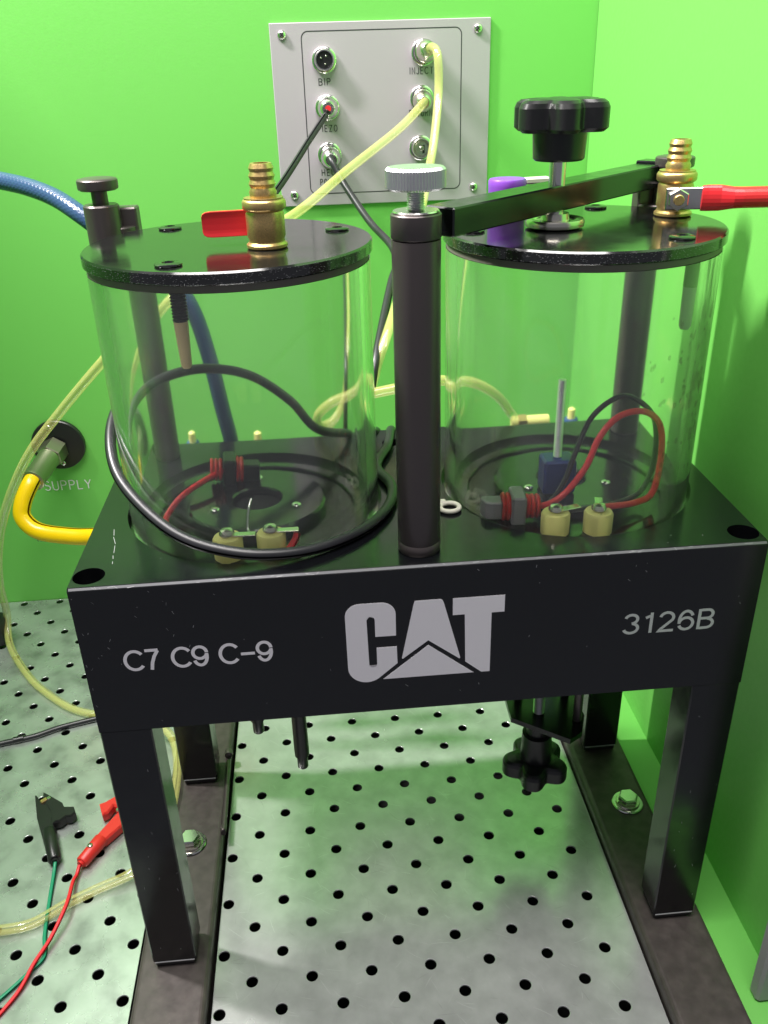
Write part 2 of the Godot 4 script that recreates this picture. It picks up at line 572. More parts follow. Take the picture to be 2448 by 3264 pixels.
func hex_bolt(at: Vector3, label: String) -> void:
	var t := thing("hex_bolt", label, "bolt", at, "bolts holding the rails")
	part("washer", lathe([Vector2(0, 0.0002), Vector2(0.0125, 0.0002), Vector2(0.0132, 0.001), Vector2(0.0125, 0.0018), Vector2(0.0, 0.0018)]), M.chrome, t)
	part("spring_washer", lathe([Vector2(0, 0.0019), Vector2(0.0098, 0.0019), Vector2(0.0102, 0.0027), Vector2(0.0098, 0.0038), Vector2(0.0, 0.0038)]), M.nickel, t)
	var h := hexed(0.0085, 0.0039, 0.0095, Vector3.ZERO, Vector3.UP, 6, 0.0012)
	part("head", h, M.chrome, t)

func star(rad: float, hub: float, y0: float, y1: float, stem_from: float, lobes: int, at: Vector3, turn: float) -> Array:
	var s := Shape.new()
	s.xf = Transform3D(Basis.IDENTITY, at)
	s.loft(lobed(rad, rad * 0.30, lobes, turn), [Vector2(1.0, y0), Vector2(0.0025, y0), Vector2(0.0, y0 + 0.002), Vector2(0.0, y1 - 0.004), Vector2(0.0012, y1 - 0.0015), Vector2(0.0035, y1), Vector2(0.010, y1 + 0.0006), Vector2(1.0, y1 + 0.0008)])
	var stem := lathe([Vector2(0, stem_from), Vector2(hub - 0.001, stem_from), Vector2(hub, stem_from + 0.001), Vector2(hub * 1.06, y0 + (0.0005 if stem_from < y0 else -0.0005))] if stem_from < y0 else [Vector2(hub * 1.06, y1 - 0.0005), Vector2(hub, stem_from - 0.001), Vector2(hub - 0.001, stem_from), Vector2(0, stem_from)], at)
	return [s, stem]

func ball_valve(label: String, at: Vector3, lever: Vector3, nut: Vector3, flat_lever: bool) -> void:
	var t := thing("ball_valve", label, "valve", at, "brass ball valves on the lids")
	part("valve_body", lathe([Vector2(0, 0.0002), Vector2(0.0105, 0.0002), Vector2(0.0112, 0.0008), Vector2(0.0112, 0.0022), Vector2(0.0098, 0.0034), Vector2(0.0096, 0.0048), Vector2(0.0104, 0.0062), Vector2(0.0104, 0.0178), Vector2(0.0098, 0.0192), Vector2(0.0112, 0.0202), Vector2(0.0118, 0.0210), Vector2(0.0118, 0.0240), Vector2(0.0112, 0.0250), Vector2(0.0106, 0.0254), Vector2(0.0106, 0.0262), Vector2(0.0, 0.0262)]), M.brass, t)
	part("hose_barb", lathe([Vector2(0.0, 0.0262), Vector2(0.0070, 0.0262), Vector2(0.0074, 0.0290), Vector2(0.0064, 0.0310), Vector2(0.0072, 0.0330), Vector2(0.0063, 0.0350), Vector2(0.0070, 0.0370), Vector2(0.0061, 0.0390), Vector2(0.0067, 0.0408), Vector2(0.0058, 0.0428), Vector2(0.0056, 0.0432), Vector2(0.0040, 0.0432), Vector2(0.0040, 0.0340), Vector2(0.0, 0.0340)]), M.brass, t)
	var c := v(0, 0.0115, 0)
	part("side_boss", lathe(rod(0.0062, 0.006, 0.0128, 0.0005), c, nut), M.brass, t)
	if not flat_lever: part("lever_plate", boxed(c + nut * 0.0136 + lever * 0.005, v(0.024, 0.0125, 0.0016), 0.0006, Basis(lever, Vector3.UP, lever.cross(Vector3.UP)).orthonormalized()), M.chrome, t)
	part("lever_nut", hexed(0.0064, 0.0145, 0.0185, c, nut, 6, 0.0006), M.nickel, t)
	part("spindle_end", lathe(rod(0.0030, 0.0180, 0.0206, 0.0004), c, nut), M.brass, t)
	if flat_lever:
		part("handle", lever_slab(c + nut * 0.0138, lever, nut), M.red_vinyl, t)
		return
	var side := Vector3.UP
	var grip := Shape.new()
	var seg := 20
	var stations := [[0.0135, 0.0072, 0.0026, 0.0], [0.017, 0.0074, 0.0030, 0.0], [0.024, 0.0073, 0.0036, 0.0004], [0.031, 0.0062, 0.0052, 0.0012], [0.036, 0.0060, 0.0058, 0.0012], [0.060, 0.0060, 0.0058, 0.0012], [0.092, 0.0058, 0.0056, 0.0012], [0.098, 0.0046, 0.0046, 0.0012]]
	var prev := []
	for k in stations.size():
		var st: Array = stations[k]
		var ring := []
		for i in seg:
			var a := TAU * i / seg
			ring.append(c + lever * st[0] + nut * (0.0136 + st[3] + cos(a) * st[2]) + side * sin(a) * st[1])
		if prev.size():
			for i in seg:
				var j := (i + 1) % seg
				var mid: Vector3 = (ring[i] + prev[j]) * 0.5
				grip.poly([prev[i], prev[j], ring[j], ring[i]], mid - (c + nut * (0.0136 + st[3]) + lever * (mid - c).dot(lever)))
		if k == stations.size() - 1: grip.poly(ring, lever)
		if k == 0: grip.poly(ring, -lever)
		prev = ring
	part("handle", grip, M.red_vinyl, t)

func lever_slab(c: Vector3, along: Vector3, out: Vector3) -> Shape:      # a dipped sleeve with a shallow trough facing the viewer's side
	var s := Shape.new()
	var n := 24
	var prof := []
	for i in n:
		var a := TAU * i / n
		var y := signf(sin(a)) * pow(absf(sin(a)), 0.55) * 0.0069
		var w := signf(cos(a)) * pow(absf(cos(a)), 0.55) * 0.0034
		if cos(a) < 0.0: w += 0.0030 * pow(absf(cos(a)), 1.5)
		prof.append(Vector2(y, w))
	var prev := []
	var xs := [[0.0090, 0.86], [0.0100, 1.0], [0.0290, 1.0], [0.0318, 0.95], [0.0334, 0.82], [0.0341, 0.6]]
	for k in xs.size():
		var ring := []
		for q in prof: ring.append(c + along * xs[k][0] + Vector3.UP * q.x * xs[k][1] + out * q.y * xs[k][1])
		if prev.size():
			for i in n:
				var j := (i + 1) % n
				var d: Vector2 = prof[j] - prof[i]
				s.poly([prev[i], prev[j], ring[j], ring[i]], Vector3.UP * d.y * -1.0 + out * d.x if (Vector3.UP * -d.y + out * d.x).dot(Vector3.UP * prof[i].x + out * (prof[i].y - 0.0015)) > 0.0 else Vector3.UP * d.y - out * d.x)
		prev = ring
	s.poly(prev, along)
	return s

func socket(at: Vector3, called: String, parent: Node, kind: int) -> void:
	var z := Vector3.BACK
	part(called, lathe([Vector2(0, 0.0001), Vector2(0.0115, 0.0001), Vector2(0.0118, 0.0008), Vector2(0.0118, 0.0026), Vector2(0.0108, 0.0036), Vector2(0.0096, 0.0038), Vector2(0.0094, 0.0085), Vector2(0.0088, 0.0092), Vector2(0.0078, 0.0092), Vector2(0.0078, 0.0045), Vector2(0.0, 0.0045)], at, z), M.chrome, parent)
	if kind == 0:
		var o := part("socket_core", lathe(rod(0.0077, 0.0046, 0.0078, 0.0004), at, z), M.black_plastic, parent)
		for q in [v(-0.0033, 0.0018, 0), v(0.0018, 0.0033, 0), v(0.0005, -0.0036, 0)]:
			part("contact_pin", lathe(rod(0.0008, 0.0078, 0.0105, 0.0002), at + q, z, 12), M.nickel, o)
	if kind == 1:
		part("socket_core", lathe(rod(0.0077, 0.0046, 0.0072, 0.0012), at, z), M.chrome, parent)
		part("key_slot", boxed(at + v(0.002, -0.001, 0.0074), v(0.0022, 0.0075, 0.0010), 0.0002), M.dark_cavity, parent)
		part("contact_pin", lathe(rod(0.0022, 0.0060, 0.0096, 0.0003), at, z, 20), M.nickel, parent)

func plug(at: Vector3, parent: Node, m: Material, lean := Vector3.ZERO) -> void:
	var z := (Vector3.BACK + lean).normalized()
	part("plug_shell", lathe([Vector2(0, 0.0098), Vector2(0.0096, 0.0098), Vector2(0.0102, 0.0106), Vector2(0.0102, 0.0135), Vector2(0.0095, 0.0143), Vector2(0.0095, 0.0185), Vector2(0.0088, 0.0225), Vector2(0.0070, 0.0262), Vector2(0.0056, 0.0276), Vector2(0.0048, 0.0276), Vector2(0.0044, 0.0250), Vector2(0, 0.0250)], at, z), m, parent)
	part("plug_ring", lathe([Vector2(0.0103, 0.0107), Vector2(0.0106, 0.0111), Vector2(0.0106, 0.0118), Vector2(0.0103, 0.0122)], at, z), M.dark_cavity, parent)

func pan_screw(called: String, at: Vector3, r: float, parent: Node, m: Material, axis := Vector3.UP) -> void:
	var o := part(called, lathe([Vector2(0, 0.0001), Vector2(r, 0.0001), Vector2(r, r * 0.25), Vector2(r * 0.8, r * 0.55), Vector2(r * 0.4, r * 0.7), Vector2(0, r * 0.72)], at, axis, 24), m, parent)
	var b := turned(axis, at)
	for k in 2:
		var s := Shape.new()
		s.xf = b * Transform3D(Basis(Vector3.UP, PI / 4 + PI / 2 * k), v(0, r * (0.725 + 0.01 * k), 0))
		s.box(Vector3.ZERO, v(r * 1.0, 0.0001 + r * 0.02, r * 0.2), 0.00001)
		part("slot", s, M.dark_cavity, o)

func lid_screw(parent: Node, at: Vector3) -> void:
	var o := part("screw", lathe([Vector2(0, 0.0001), Vector2(0.0068, 0.0001), Vector2(0.0071, 0.0005), Vector2(0.0070, 0.0011), Vector2(0.0060, 0.0016), Vector2(0.0032, 0.0018), Vector2(0.0028, 0.0008), Vector2(0.0, 0.0008)], at, Vector3.UP, 32), M.lid_black, parent)
	part("hex_recess", hexed(0.0026, 0.0008, 0.00095, at, Vector3.UP, 6, 0.00002), M.dark_cavity, o)

func lid(label: String, c: Vector3, screw_angles: Array) -> Node3D:
	var t := thing("lid", label, "lid", c + v(0, LID, 0), "black lids of the clear cylinders")
	part("lid_disc", lathe([Vector2(0, -0.0068), Vector2(0.0808, -0.0068), Vector2(0.0816, -0.0060), Vector2(0.0816, -0.0010), Vector2(0.0807, 0.0), Vector2(0, 0)], Vector3.ZERO, Vector3.UP, 160), M.lid_black, t)
	part("gasket", lathe([Vector2(0.0700, -0.0105), Vector2(0.0795, -0.0105), Vector2(0.0795, -0.0069), Vector2(0.0700, -0.0069)], Vector3.ZERO, Vector3.UP, 120), M.gasket, t)
	var rng := RandomNumberGenerator.new()
	rng.seed = int(c.x * 10000) + 77
	var w := Shape.new()
	for k in 1500:
		var a := rng.randf() * TAU
		var hgt := rng.randf()
		var y := -0.0062 + 0.0052 * (pow(hgt, 2.4) if k % 2 else 1.0 - pow(hgt, 3.0))
		var dl := rng.randf_range(0.00015, 0.0008) / 0.0816
		var dh := rng.randf_range(0.00008, 0.00026)
		var f := func(aa: float, yy: float) -> Vector3: return Vector3(cos(aa) * 0.08168, yy, sin(aa) * 0.08168)
		w.poly([f.call(a, y), f.call(a + dl, y + dh * 0.3), f.call(a + dl * 0.8, y + dh), f.call(a - dl * 0.1, y + dh * 0.8)], f.call(a, 0.0))
	var o := part("edge_wear", w, M.wear, t)
	o.set_meta("kind", "stuff")
	for a in screw_angles:
		lid_screw(t, v(cos(deg_to_rad(a)), 0, sin(deg_to_rad(a))) * 0.0665)
	return t

func acrylic(label: String, c: Vector3) -> Node3D:
	var t := thing("clear_cylinder", label, "cylinder", c + v(0, TOP - 0.0058, 0), "clear cylinders on the block")
	var h := LID - 0.0107 - (TOP - 0.0058)
	part("tube_wall", lathe([Vector2(0.0730, 0.0), Vector2(0.0800, 0.0), Vector2(0.0800, h), Vector2(0.0730, h), Vector2(0.0730, 0.0)], Vector3.ZERO, Vector3.UP, 160), M.acrylic, t)
	return t

func terminal(parent: Node, at: Vector3, lug: Vector3) -> void:
	var o := part("terminal_post", lathe([Vector2(0, 0), Vector2(0.0078, 0), Vector2(0.0084, 0.0005), Vector2(0.0085, 0.0138), Vector2(0.0076, 0.0154), Vector2(0, 0.0158)], at, Vector3.UP, 32), M.yellow_nylon, parent)
	part("screw", lathe([Vector2(0, 0.0166), Vector2(0.0044, 0.0166), Vector2(0.0044, 0.0178), Vector2(0.0034, 0.0196), Vector2(0.0012, 0.0204), Vector2(0, 0.0205)], at, Vector3.UP, 20), M.nickel, o)
	var d := lug.normalized()
	part("solder_lug", boxed(at + v(0, 0.0162, 0) + d * 0.009, v(0.014, 0.0008, 0.0050), 0.0003, Basis(d, Vector3.UP, d.cross(Vector3.UP))), M.nickel, o)

func rear_post(parent: Node, post: Vector3, head: Vector3, toward: Vector3) -> void:
	part("rear_post", lathe(rod(0.0122, TOP, 0.487, 0.0008), post), M.post_metal, parent)
	var o := part("fork_block", boxed(v(head.x + toward.x * 0.0105, 0.4895, head.z - 0.011), v(0.020, 0.0175, 0.013), 0.001), M.post_metal, parent)
	part("collar", lathe(rod(0.0112, 0.474, 0.5015, 0.001), head), M.post_metal, o)
	part("pin_neck", lathe(rod(0.0050, 0.5010, 0.5105, 0.0002), head), M.post_metal, o)
	part("knob", lathe([Vector2(0, 0.5100), Vector2(0.0112, 0.5100), Vector2(0.0124, 0.5108), Vector2(0.0126, 0.5120), Vector2(0.0126, 0.5160), Vector2(0.0119, 0.5168), Vector2(0.0090, 0.5174), Vector2(0, 0.5176)], head), M.post_metal, o)

func slab(outline: Array, y0: float, y1: float) -> Shape:      # an upright plate with a stepped, softened upper edge
	var p := PackedVector2Array()
	for q in outline: p.append(Vector2(q[0], q[1]))
	var s := Shape.new()
	var h := (y1 - y0) * 0.16
	s.prism(p, y0, y1 - h)
	for q in Geometry2D.offset_polygon(p, -0.0006): s.prism(q, y1 - h - 0.0001, y1 - h * 0.4)
	for q in Geometry2D.offset_polygon(p, -0.0013): s.prism(q, y1 - h * 0.4 - 0.0001, y1)
	return s

func alligator(label: String, m: Material, tail: Vector3, joint: Vector3, jaw: Array, lever: Array, wire: Array, wm: Material, screwed: bool) -> Node3D:
	var t := thing("alligator_clip", label, "clip", Vector3.ZERO, "alligator clips on the left plate")
	var s := Shape.new()
	s.xf = turned(joint - tail, tail)
	var l := tail.distance_to(joint)
	s.lathe([Vector2(0, -0.001), Vector2(0.0030, -0.001), Vector2(0.0030, 0.001), Vector2(0.0046, 0.001), Vector2(0.0054, 0.002), Vector2(0.0057, l * 0.55), Vector2(0.0060, l * 0.6), Vector2(0.0062, l * 0.96), Vector2(0.0055, l), Vector2(0, l)], 24)
	part("sleeve", s, m, t)
	part("jaw", slab(jaw, PLATE + 0.0018, PLATE + 0.0098), m, t)
	part("lever", slab(lever, PLATE + 0.0030, PLATE + 0.0112), m, t)
	var mid := (v(lever[2][0], 0, lever[2][1]) + v(jaw[4][0], 0, jaw[4][1])) * 0.5
	part("hinge_pin", lathe(rod(0.0019, PLATE + 0.0100, PLATE + 0.0122, 0.0005), v(mid.x, 0, mid.z), Vector3.UP, 16), M.nickel, t)
	if screwed:
		pan_screw("screw", v(-0.2705, PLATE + 0.0122, -0.1190), 0.0024, t, M.nickel)
	part("wire", piped(wire, 0.0016, 10, 8), wm, t)
	return t

# ------------------------------------------------------------------ the scene
func _ready() -> void:
	var cam := Camera3D.new()
	cam.name = "camera"
	cam.position = v(-0.0534, 0.5768, 0.4172)
	cam.rotation = v(-0.4792, -0.0720, -0.0310)
	cam.fov = rad_to_deg(2.0 * atan(1106.0 / 1870.5))
	cam.near = 0.01
	cam.far = 40.0
	add_child(cam)
	cam.current = true
	var env := Environment.new()
	env.background_mode = Environment.BG_COLOR
	env.background_color = Color(0.17, 0.175, 0.20).linear_to_srgb()
	env.background_energy_multiplier = 1.0
	env.tonemap_mode = Environment.TONE_MAPPER_LINEAR
	env.tonemap_exposure = 1.0
	env.sdfgi_enabled = true
	env.ssao_enabled = true
	env.ssil_enabled = true
	var we := WorldEnvironment.new()
	we.name = "environment"
	we.environment = env
	add_child(we)
	lamp("cabinet_lamp", v(-0.80, 1.55, -0.28), v(0.0, 0.25, -0.2), Vector2(0.06, 0.30), 4.6)
	lamp("ceiling_lamp", v(-0.22, 2.00, 0.27), v(0.0, 0.25, -0.2), Vector2(1.20, 0.60), 4.5)
	materials()

	cabinet()
	floor_pieces()
	stand()
	var cyl := acrylic("left clear acrylic cylinder with a black cable coiled round it", TUBE_L)
	cyl = acrylic("right clear acrylic cylinder under the clamp arm, smudged with dried oil", TUBE_R)
	smudges(cyl)
	lids()
	clamp_across_lid()
	panel()
	supply()
	hoses()
	inside_cylinders()
	loose_things()

func lamp(called: String, at: Vector3, to: Vector3, size: Vector2, energy: float) -> void:
	var l := AreaLight3D.new()
	l.name = called
	l.area_size = size
	l.light_color = Color(1.0, 0.985, 0.97)
	l.light_energy = energy
	l.area_range = 8.0
	l.area_attenuation = 2.0
	l.shadow_enabled = true
	add_child(l)
	l.look_at_from_position(at, to, Vector3.UP)

func cabinet() -> void:
	var bw := thing("back_wall", "green painted back wall of the cabinet behind the stand", "wall", Vector3.ZERO, "", "structure")
	part("wall_sheet", boxed(v(-0.48, 0.38, WALL - 0.01), v(1.6, 1.2, 0.02), 0.0005), M.green_paint, bw)
	var s := Shape.new()
	letters(s, "SUPPLY", Transform3D(Basis(Vector3.BACK, -0.012), v(-0.3848, 0.1383, WALL + 0.0003)), 0.0128, 0.0013, 1.0, 0.34, 0.0, 0.0545)
	part("lettering", s, M.white_print, bw)
	var rw := thing("right_wall", "green painted side wall of the cabinet right of the stand", "wall", Vector3.ZERO, "", "structure")
	part("wall_sheet", boxed(v(0.2494, 0.38, -0.2415), v(0.02, 1.2, 0.583), 0.0005), M.green_paint, rw)
	part("wall_flange", boxed(v(0.2290, -0.0135, -0.2095), v(0.0410, 0.003, 0.649), 0.0008), M.green_paint, rw)
	var lw := thing("added_shade_wall", "unseen green side wall added to shade the left plate and back wall", "wall", Vector3.ZERO, "", "structure")
	part("wall_sheet", boxed(v(-0.57, 0.365, -0.235), v(0.02, 1.13, 0.596), 0.0005), M.green_paint, lw)  # out-of-view wall added as a light blocker, height set by its shadow
	tag(part("corner_post", boxed(v(0.2610, 0.4385, 0.0565), v(0.080, 0.90, 0.0115), 0.002), M.cabinet_grey), "grey front corner post of the cabinet at its right edge", "post")
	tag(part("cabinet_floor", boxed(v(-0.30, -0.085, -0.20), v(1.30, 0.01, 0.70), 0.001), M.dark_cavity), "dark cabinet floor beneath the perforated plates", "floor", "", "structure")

func floor_pieces() -> void:
	plate("perforated_plate", "wide darker stained perforated metal plate left of the stand under the clips", -0.85, -0.2155, WALL + 0.001, 0.115, -0.4177, -0.5046, M.dark_stained_plate_metal)
	plate("perforated_plate", "perforated metal plate between the two rails beneath the stand", -0.1575, 0.1565, WALL + 0.001, 0.115, -0.1086, -0.1938, M.plate_metal)
	for k in 2:
		var x: float = [-0.1860, 0.1830][k]
		var w: float = [0.0515, 0.0500][k]
		var t := thing("rail", ["brown steel rail under the stand's left legs", "brown steel rail under the stand's right legs by the green wall"][k], "rail", v(x, 0, 0), "steel rails under the stand")
		var s := Shape.new()
		var prof := PackedVector2Array()
		for q in [[w / 2 - 0.004, -0.004, 0.0], [-w / 2 + 0.004, -0.004, 90.0]]:
			for a in 5: prof.append(Vector2(q[0] + cos(deg_to_rad(q[2] + a * 22.5)) * 0.004, q[1] + sin(deg_to_rad(q[2] + a * 22.5)) * 0.004))
		prof.append(Vector2(-w / 2, -0.04))
		prof.append(Vector2(w / 2, -0.04))
		s.flat(prof, -0.53, 0.115)
		part("rail_tube", s, M.rail_steel, t)
	hex_bolt(v(-0.1862, 0, -0.1118), "hex bolt with washers on the left rail beside the front leg")
	hex_bolt(v(0.1888, 0, -0.1145), "hex bolt with washers on the right rail near the green wall")
	var t := thing("locking_pin", "thin bright metal pin lying along the left rail's inner edge", "pin")
	part("shank", piped([v(-0.1592, 0.0018, -0.118), v(-0.1600, 0.0018, -0.16), v(-0.1612, 0.002, -0.209)], 0.0022, 12), M.post_metal, t)
	part("head", lathe([Vector2(0, -0.001), Vector2(0.0036, 0), Vector2(0.0040, 0.003), Vector2(0.0034, 0.0066), Vector2(0, 0.0084)], v(-0.1613, 0.0036, -0.210), v(-0.05, 0, -1)), M.post_metal, t)

func stand() -> void:
	var t := thing("test_stand", "black anodised test stand block on four legs with white front lettering", "test stand")
	var csg := CSGCombiner3D.new()
	csg.name = "block"
	var body := CSGPolygon3D.new()
	var prof := PackedVector2Array()
	var deep := 0.207
	var c := 0.0017
	for q in [[-deep, BASE], [0.0, BASE], [0.0, TOP - c], [-c, TOP], [-deep + c, TOP], [-deep, TOP - c]]: prof.append(Vector2(q[0], q[1]))
	body.polygon = prof
	body.mode = CSGPolygon3D.MODE_DEPTH
	body.depth = 0.4
	body.transform = Transform3D(Basis(v(0, 0, 1), v(0, 1, 0), v(-1, 0, 0)), v(-0.2, 0, 0))
	body.material = M.black_anodised
	csg.add_child(body)
	var cut := func(p: Vector3, r: float, depth: float, sides: int) -> void:
		var h := CSGCylinder3D.new()
		h.radius = r
		h.height = depth * 2.0
		h.sides = sides
		h.smooth_faces = true
		h.position = p
		h.operation = CSGShape3D.OPERATION_SUBTRACTION
		h.material = M.black_anodised
		csg.add_child(h)
		h.name = "bore"
	cut.call(TUBE_L + v(0, TOP, 0), 0.0822, 0.006, 96)
	cut.call(TUBE_R + v(0, TOP, 0), 0.0822, 0.006, 96)
	for p in [v(-0.1905, TOP, -0.0132), v(0.1905, TOP, -0.0132), v(-0.0034, TOP, -0.1800), v(-0.1885, TOP, -0.195), v(0.1885, TOP, -0.195)]:
		cut.call(p, 0.0090 if absf(p.x) > 0.1 else 0.0068, 0.016, 40)
	t.add_child(csg)
	# the raised seats inside the cylinders, each with a bore and small screws
	for q in [TUBE_L, TUBE_R]:
		var o := part("injector_seat", lathe([Vector2(0.0455, 0.0002), Vector2(0.0455, 0.0052), Vector2(0.0440, 0.0066), Vector2(0.0172, 0.0066), Vector2(0.0160, 0.0054), Vector2(0.0160, 0.0003), Vector2(0, 0.0003)], q + v(0, TOP - 0.006, -0.004), Vector3.UP, 96), M.lid_black, t)
		part("seat_bore", lathe([Vector2(0, 0.0006), Vector2(0.0158, 0.0006)], q + v(0, TOP - 0.006, -0.004)), M.dark_cavity, o)
		part("rim_ring", lathe([Vector2(0.0640, 0.0002), Vector2(0.0720, 0.0002), Vector2(0.0722, 0.0012), Vector2(0.0716, 0.0020), Vector2(0.0645, 0.0020), Vector2(0.0638, 0.0010)], q + v(0, TOP - 0.006, 0), Vector3.UP, 120), M.lid_black, o)
		for a in [30.0, 150.0, 270.0]:
			part("screw", lathe([Vector2(0, 0), Vector2(0.0030, 0), Vector2(0.0030, 0.0010), Vector2(0.0022, 0.0018), Vector2(0, 0.0020)], q + v(cos(deg_to_rad(a)) * 0.030, TOP + 0.0007, sin(deg_to_rad(a)) * 0.030 - 0.004), Vector3.UP, 20), M.chrome, o)
	# legs and feet
	for sx in [-1.0, 1.0]:
		for back in 2:
			var x: float = sx * (0.2 - 0.0156)
			var z: float = [-0.0133, -0.1925][back]
			var leg := part("leg", boxed(v(x, BASE * 0.5 + 0.003, z), v(0.0311, BASE - 0.0062, 0.0262), 0.0009), M.black_anodised, t)
			part("foot", boxed(v(x, 0.0031, z), v(0.0285, 0.0058, 0.0240), 0.001), M.black_plastic, leg)
			part("seam", boxed(v(x, 0.0062, z + 0.0118), v(0.0282, 0.0010, 0.0036), 0.0003), M.wear, leg)
	# posts
	var fp := v(-0.0018, 0, -0.0203)
	part("front_post", lathe([Vector2(0, TOP), Vector2(0.0118, TOP), Vector2(0.0124, TOP + 0.0008), Vector2(0.0124, TOP + 0.006), Vector2(0.0120, TOP + 0.0066), Vector2(0.0123, TOP + 0.0074), Vector2(0.0123, 0.4990), Vector2(0.0, 0.4994)], fp, Vector3.UP, 64), M.post_metal, t)
	rear_post(t, v(-0.1780, 0, -0.1830), v(-0.1850, 0, -0.1750), Vector3.RIGHT)
	rear_post(t, v(0.1800, 0, -0.1820), v(0.1880, 0, -0.1750), Vector3.LEFT)
	terminal(t, v(-0.1130, TOP - 0.0059, -0.0350), v(1, 0, 0.05))
	terminal(t, v(-0.0885, TOP - 0.0059, -0.0365), v(1, 0, 0.0))
	terminal(t, v(0.0840, TOP - 0.0059, -0.0385), v(1, 0, -0.3))
	terminal(t, v(0.1090, TOP - 0.0059, -0.0365), v(0.3, 0, -1))
	# lettering on the front face
	var s := Shape.new()
	for q in ["C7 C9 C-9", "3126B"]:
		var left: bool = q == "C7 C9 C-9"
		var each := letters(null, q, Transform3D(Basis.IDENTITY, v(-0.1772, 0.2655, 0.0) if left else v(0.1185, 0.2654, 0.0)), 0.0150, 0.0020 if left else 0.0019, 1.0, 0.13 if left else 0.26, 0.0, 0.0862 if left else 0.0565)
		for ch in each:
			part("letter", ch, M.white_print if left else M.grey_print, t)
	var cc := PackedVector2Array([Vector2(-0.0185, 0.2773), Vector2(-0.0307, 0.2774)])
	cc.append_array(PackedVector2Array(arc(-0.0331, 0.2894, 0.0024, 0.0024, 0, 180, 10)))
	cc.append_array(PackedVector2Array(arc(-0.0326, 0.2578, 0.0024, 0.0024, 180, 360, 10)))
	for q in [[-0.0302, 0.2695], [-0.0182, 0.2695], [-0.0180, 0.2572]]: cc.append(Vector2(q[0], q[1]))
	cc.append_array(PackedVector2Array(arc(-0.0365, 0.2557, 0.0112, 0.0111, -50, -180, 14)))
	cc.append_array(PackedVector2Array(arc(-0.0395, 0.2926, 0.0084, 0.0084, 180, 90, 10)))
	cc.append_array(PackedVector2Array(arc(-0.0268, 0.2926, 0.0084, 0.0084, 90, 0, 10)))
	var aa := PackedVector2Array()
	for q in [[-0.0066, 0.3006], [0.0079, 0.3006], [0.0090, 0.2999], [0.0098, 0.2980], [0.0199, 0.2580], [0.0194, 0.2572], [0.0006, 0.2722], [-0.0148, 0.2600], [-0.0153, 0.2606], [-0.0078, 0.2985], [-0.0073, 0.3001]]: aa.append(Vector2(q[0], q[1]))
	var tr := PackedVector2Array([Vector2(0.0006, 0.2688), Vector2(0.0282, 0.2460), Vector2(-0.0268, 0.2460)])
	var tt := PackedVector2Array()
	for q in [[0.0151, 0.3004], [0.0457, 0.3004], [0.0457, 0.2888], [0.0381, 0.2888], [0.0381, 0.2460], [0.0329, 0.2460], [0.0230, 0.2546], [0.0222, 0.2888], [0.0151, 0.2888]]: tt.append(Vector2(q[0], q[1]))
	for q in [cc, aa, tr, tt]:
		s = Shape.new()
		s.flat(q, 0.0001, 0.00025)
		part("emblem_piece", s, M.white_print, t)
	# scratches and chips, bare metal showing
	var rng := RandomNumberGenerator.new()
	rng.seed = 4
	s = Shape.new()
	s.xf = Transform3D.IDENTITY
	for k in 46:
		var x := rng.randf_range(-0.198, 0.198)
		if k < 16: x = -0.199 + pow(rng.randf(), 2.0) * 0.07
		var y := rng.randf_range(BASE + 0.004, TOP - 0.004)
		var a := rng.randf_range(-2.2, -0.6)
		var l := rng.randf_range(0.0004, 0.0022)
		s.ribbon([Vector2(x, y), Vector2(x + cos(a) * l, y + sin(a) * l)], rng.randf_range(0.00012, 0.0003), 0.0001)
	s.xf = Transform3D(Basis(Vector3.RIGHT, -PI / 2), v(0, TOP, 0))
	for k in 60:
		var x := rng.randf_range(-0.198, 0.198)
		var y := rng.randf_range(0.003, 0.2)
		var f := false
		for q in [TUBE_L, TUBE_R, v(-0.1905, 0, -0.0132), v(0.1905, 0, -0.0132), v(-0.0018, 0, -0.02)]:
			if Vector2(x - q.x, -y - q.z).length() < (0.085 if absf(q.x) < 0.15 and absf(q.x) > 0.05 else 0.013): f = true
		if f: continue
		var a := rng.randf_range(0, TAU)
		var l := rng.randf_range(0.0003, 0.0015)
		s.ribbon([Vector2(x, y), Vector2(x + cos(a) * l, y + sin(a) * l)], rng.randf_range(0.00012, 0.0003), 0.0001)
	for q in [[-0.1866, 0.068, -0.1852, 0.060], [-0.1851, 0.058, -0.1823, 0.049], [-0.1822, 0.047, -0.1812, 0.038], [-0.1811, 0.035, -0.1803, 0.031], [-0.1800, 0.028, -0.1796, 0.025]]:
		s.ribbon([Vector2(q[0], q[1]), Vector2(q[2], q[3])], 0.00035, 0.0001)
	s.xf = Transform3D.IDENTITY
	for k in 44:
		var x := -0.199 + 0.396 * pow(rng.randf(), 1.3)
		var l := rng.randf_range(0.0005, 0.005)
		s.xf = Transform3D(Basis(Vector3.RIGHT, -PI / 4), v(x, TOP - 0.00085, -0.00085))
		s.ribbon([Vector2(0, rng.randf_range(-0.0009, 0.0009)), Vector2(minf(l, 0.199 - x), rng.randf_range(-0.0009, 0.0009))], rng.randf_range(0.00010, 0.00030), 0.00012)
	for k in 2:
		var rr := rng
		for j in 10:
			s.xf = Transform3D.IDENTITY
			var x: float = [-0.199, 0.170][k] + rr.randf() * 0.029
			var y := rr.randf_range(0.01, 0.21)
			s.ribbon([Vector2(x, y), Vector2(x + rr.randf_range(-0.001, 0.001), y - rr.randf_range(0.0004, 0.003))], rr.randf_range(0.00012, 0.0003), 0.0001)
	var strip := Shape.new()
	strip.xf = Transform3D(Basis(Vector3.RIGHT, -PI / 4), v(0, TOP - 0.00085, -0.00085))
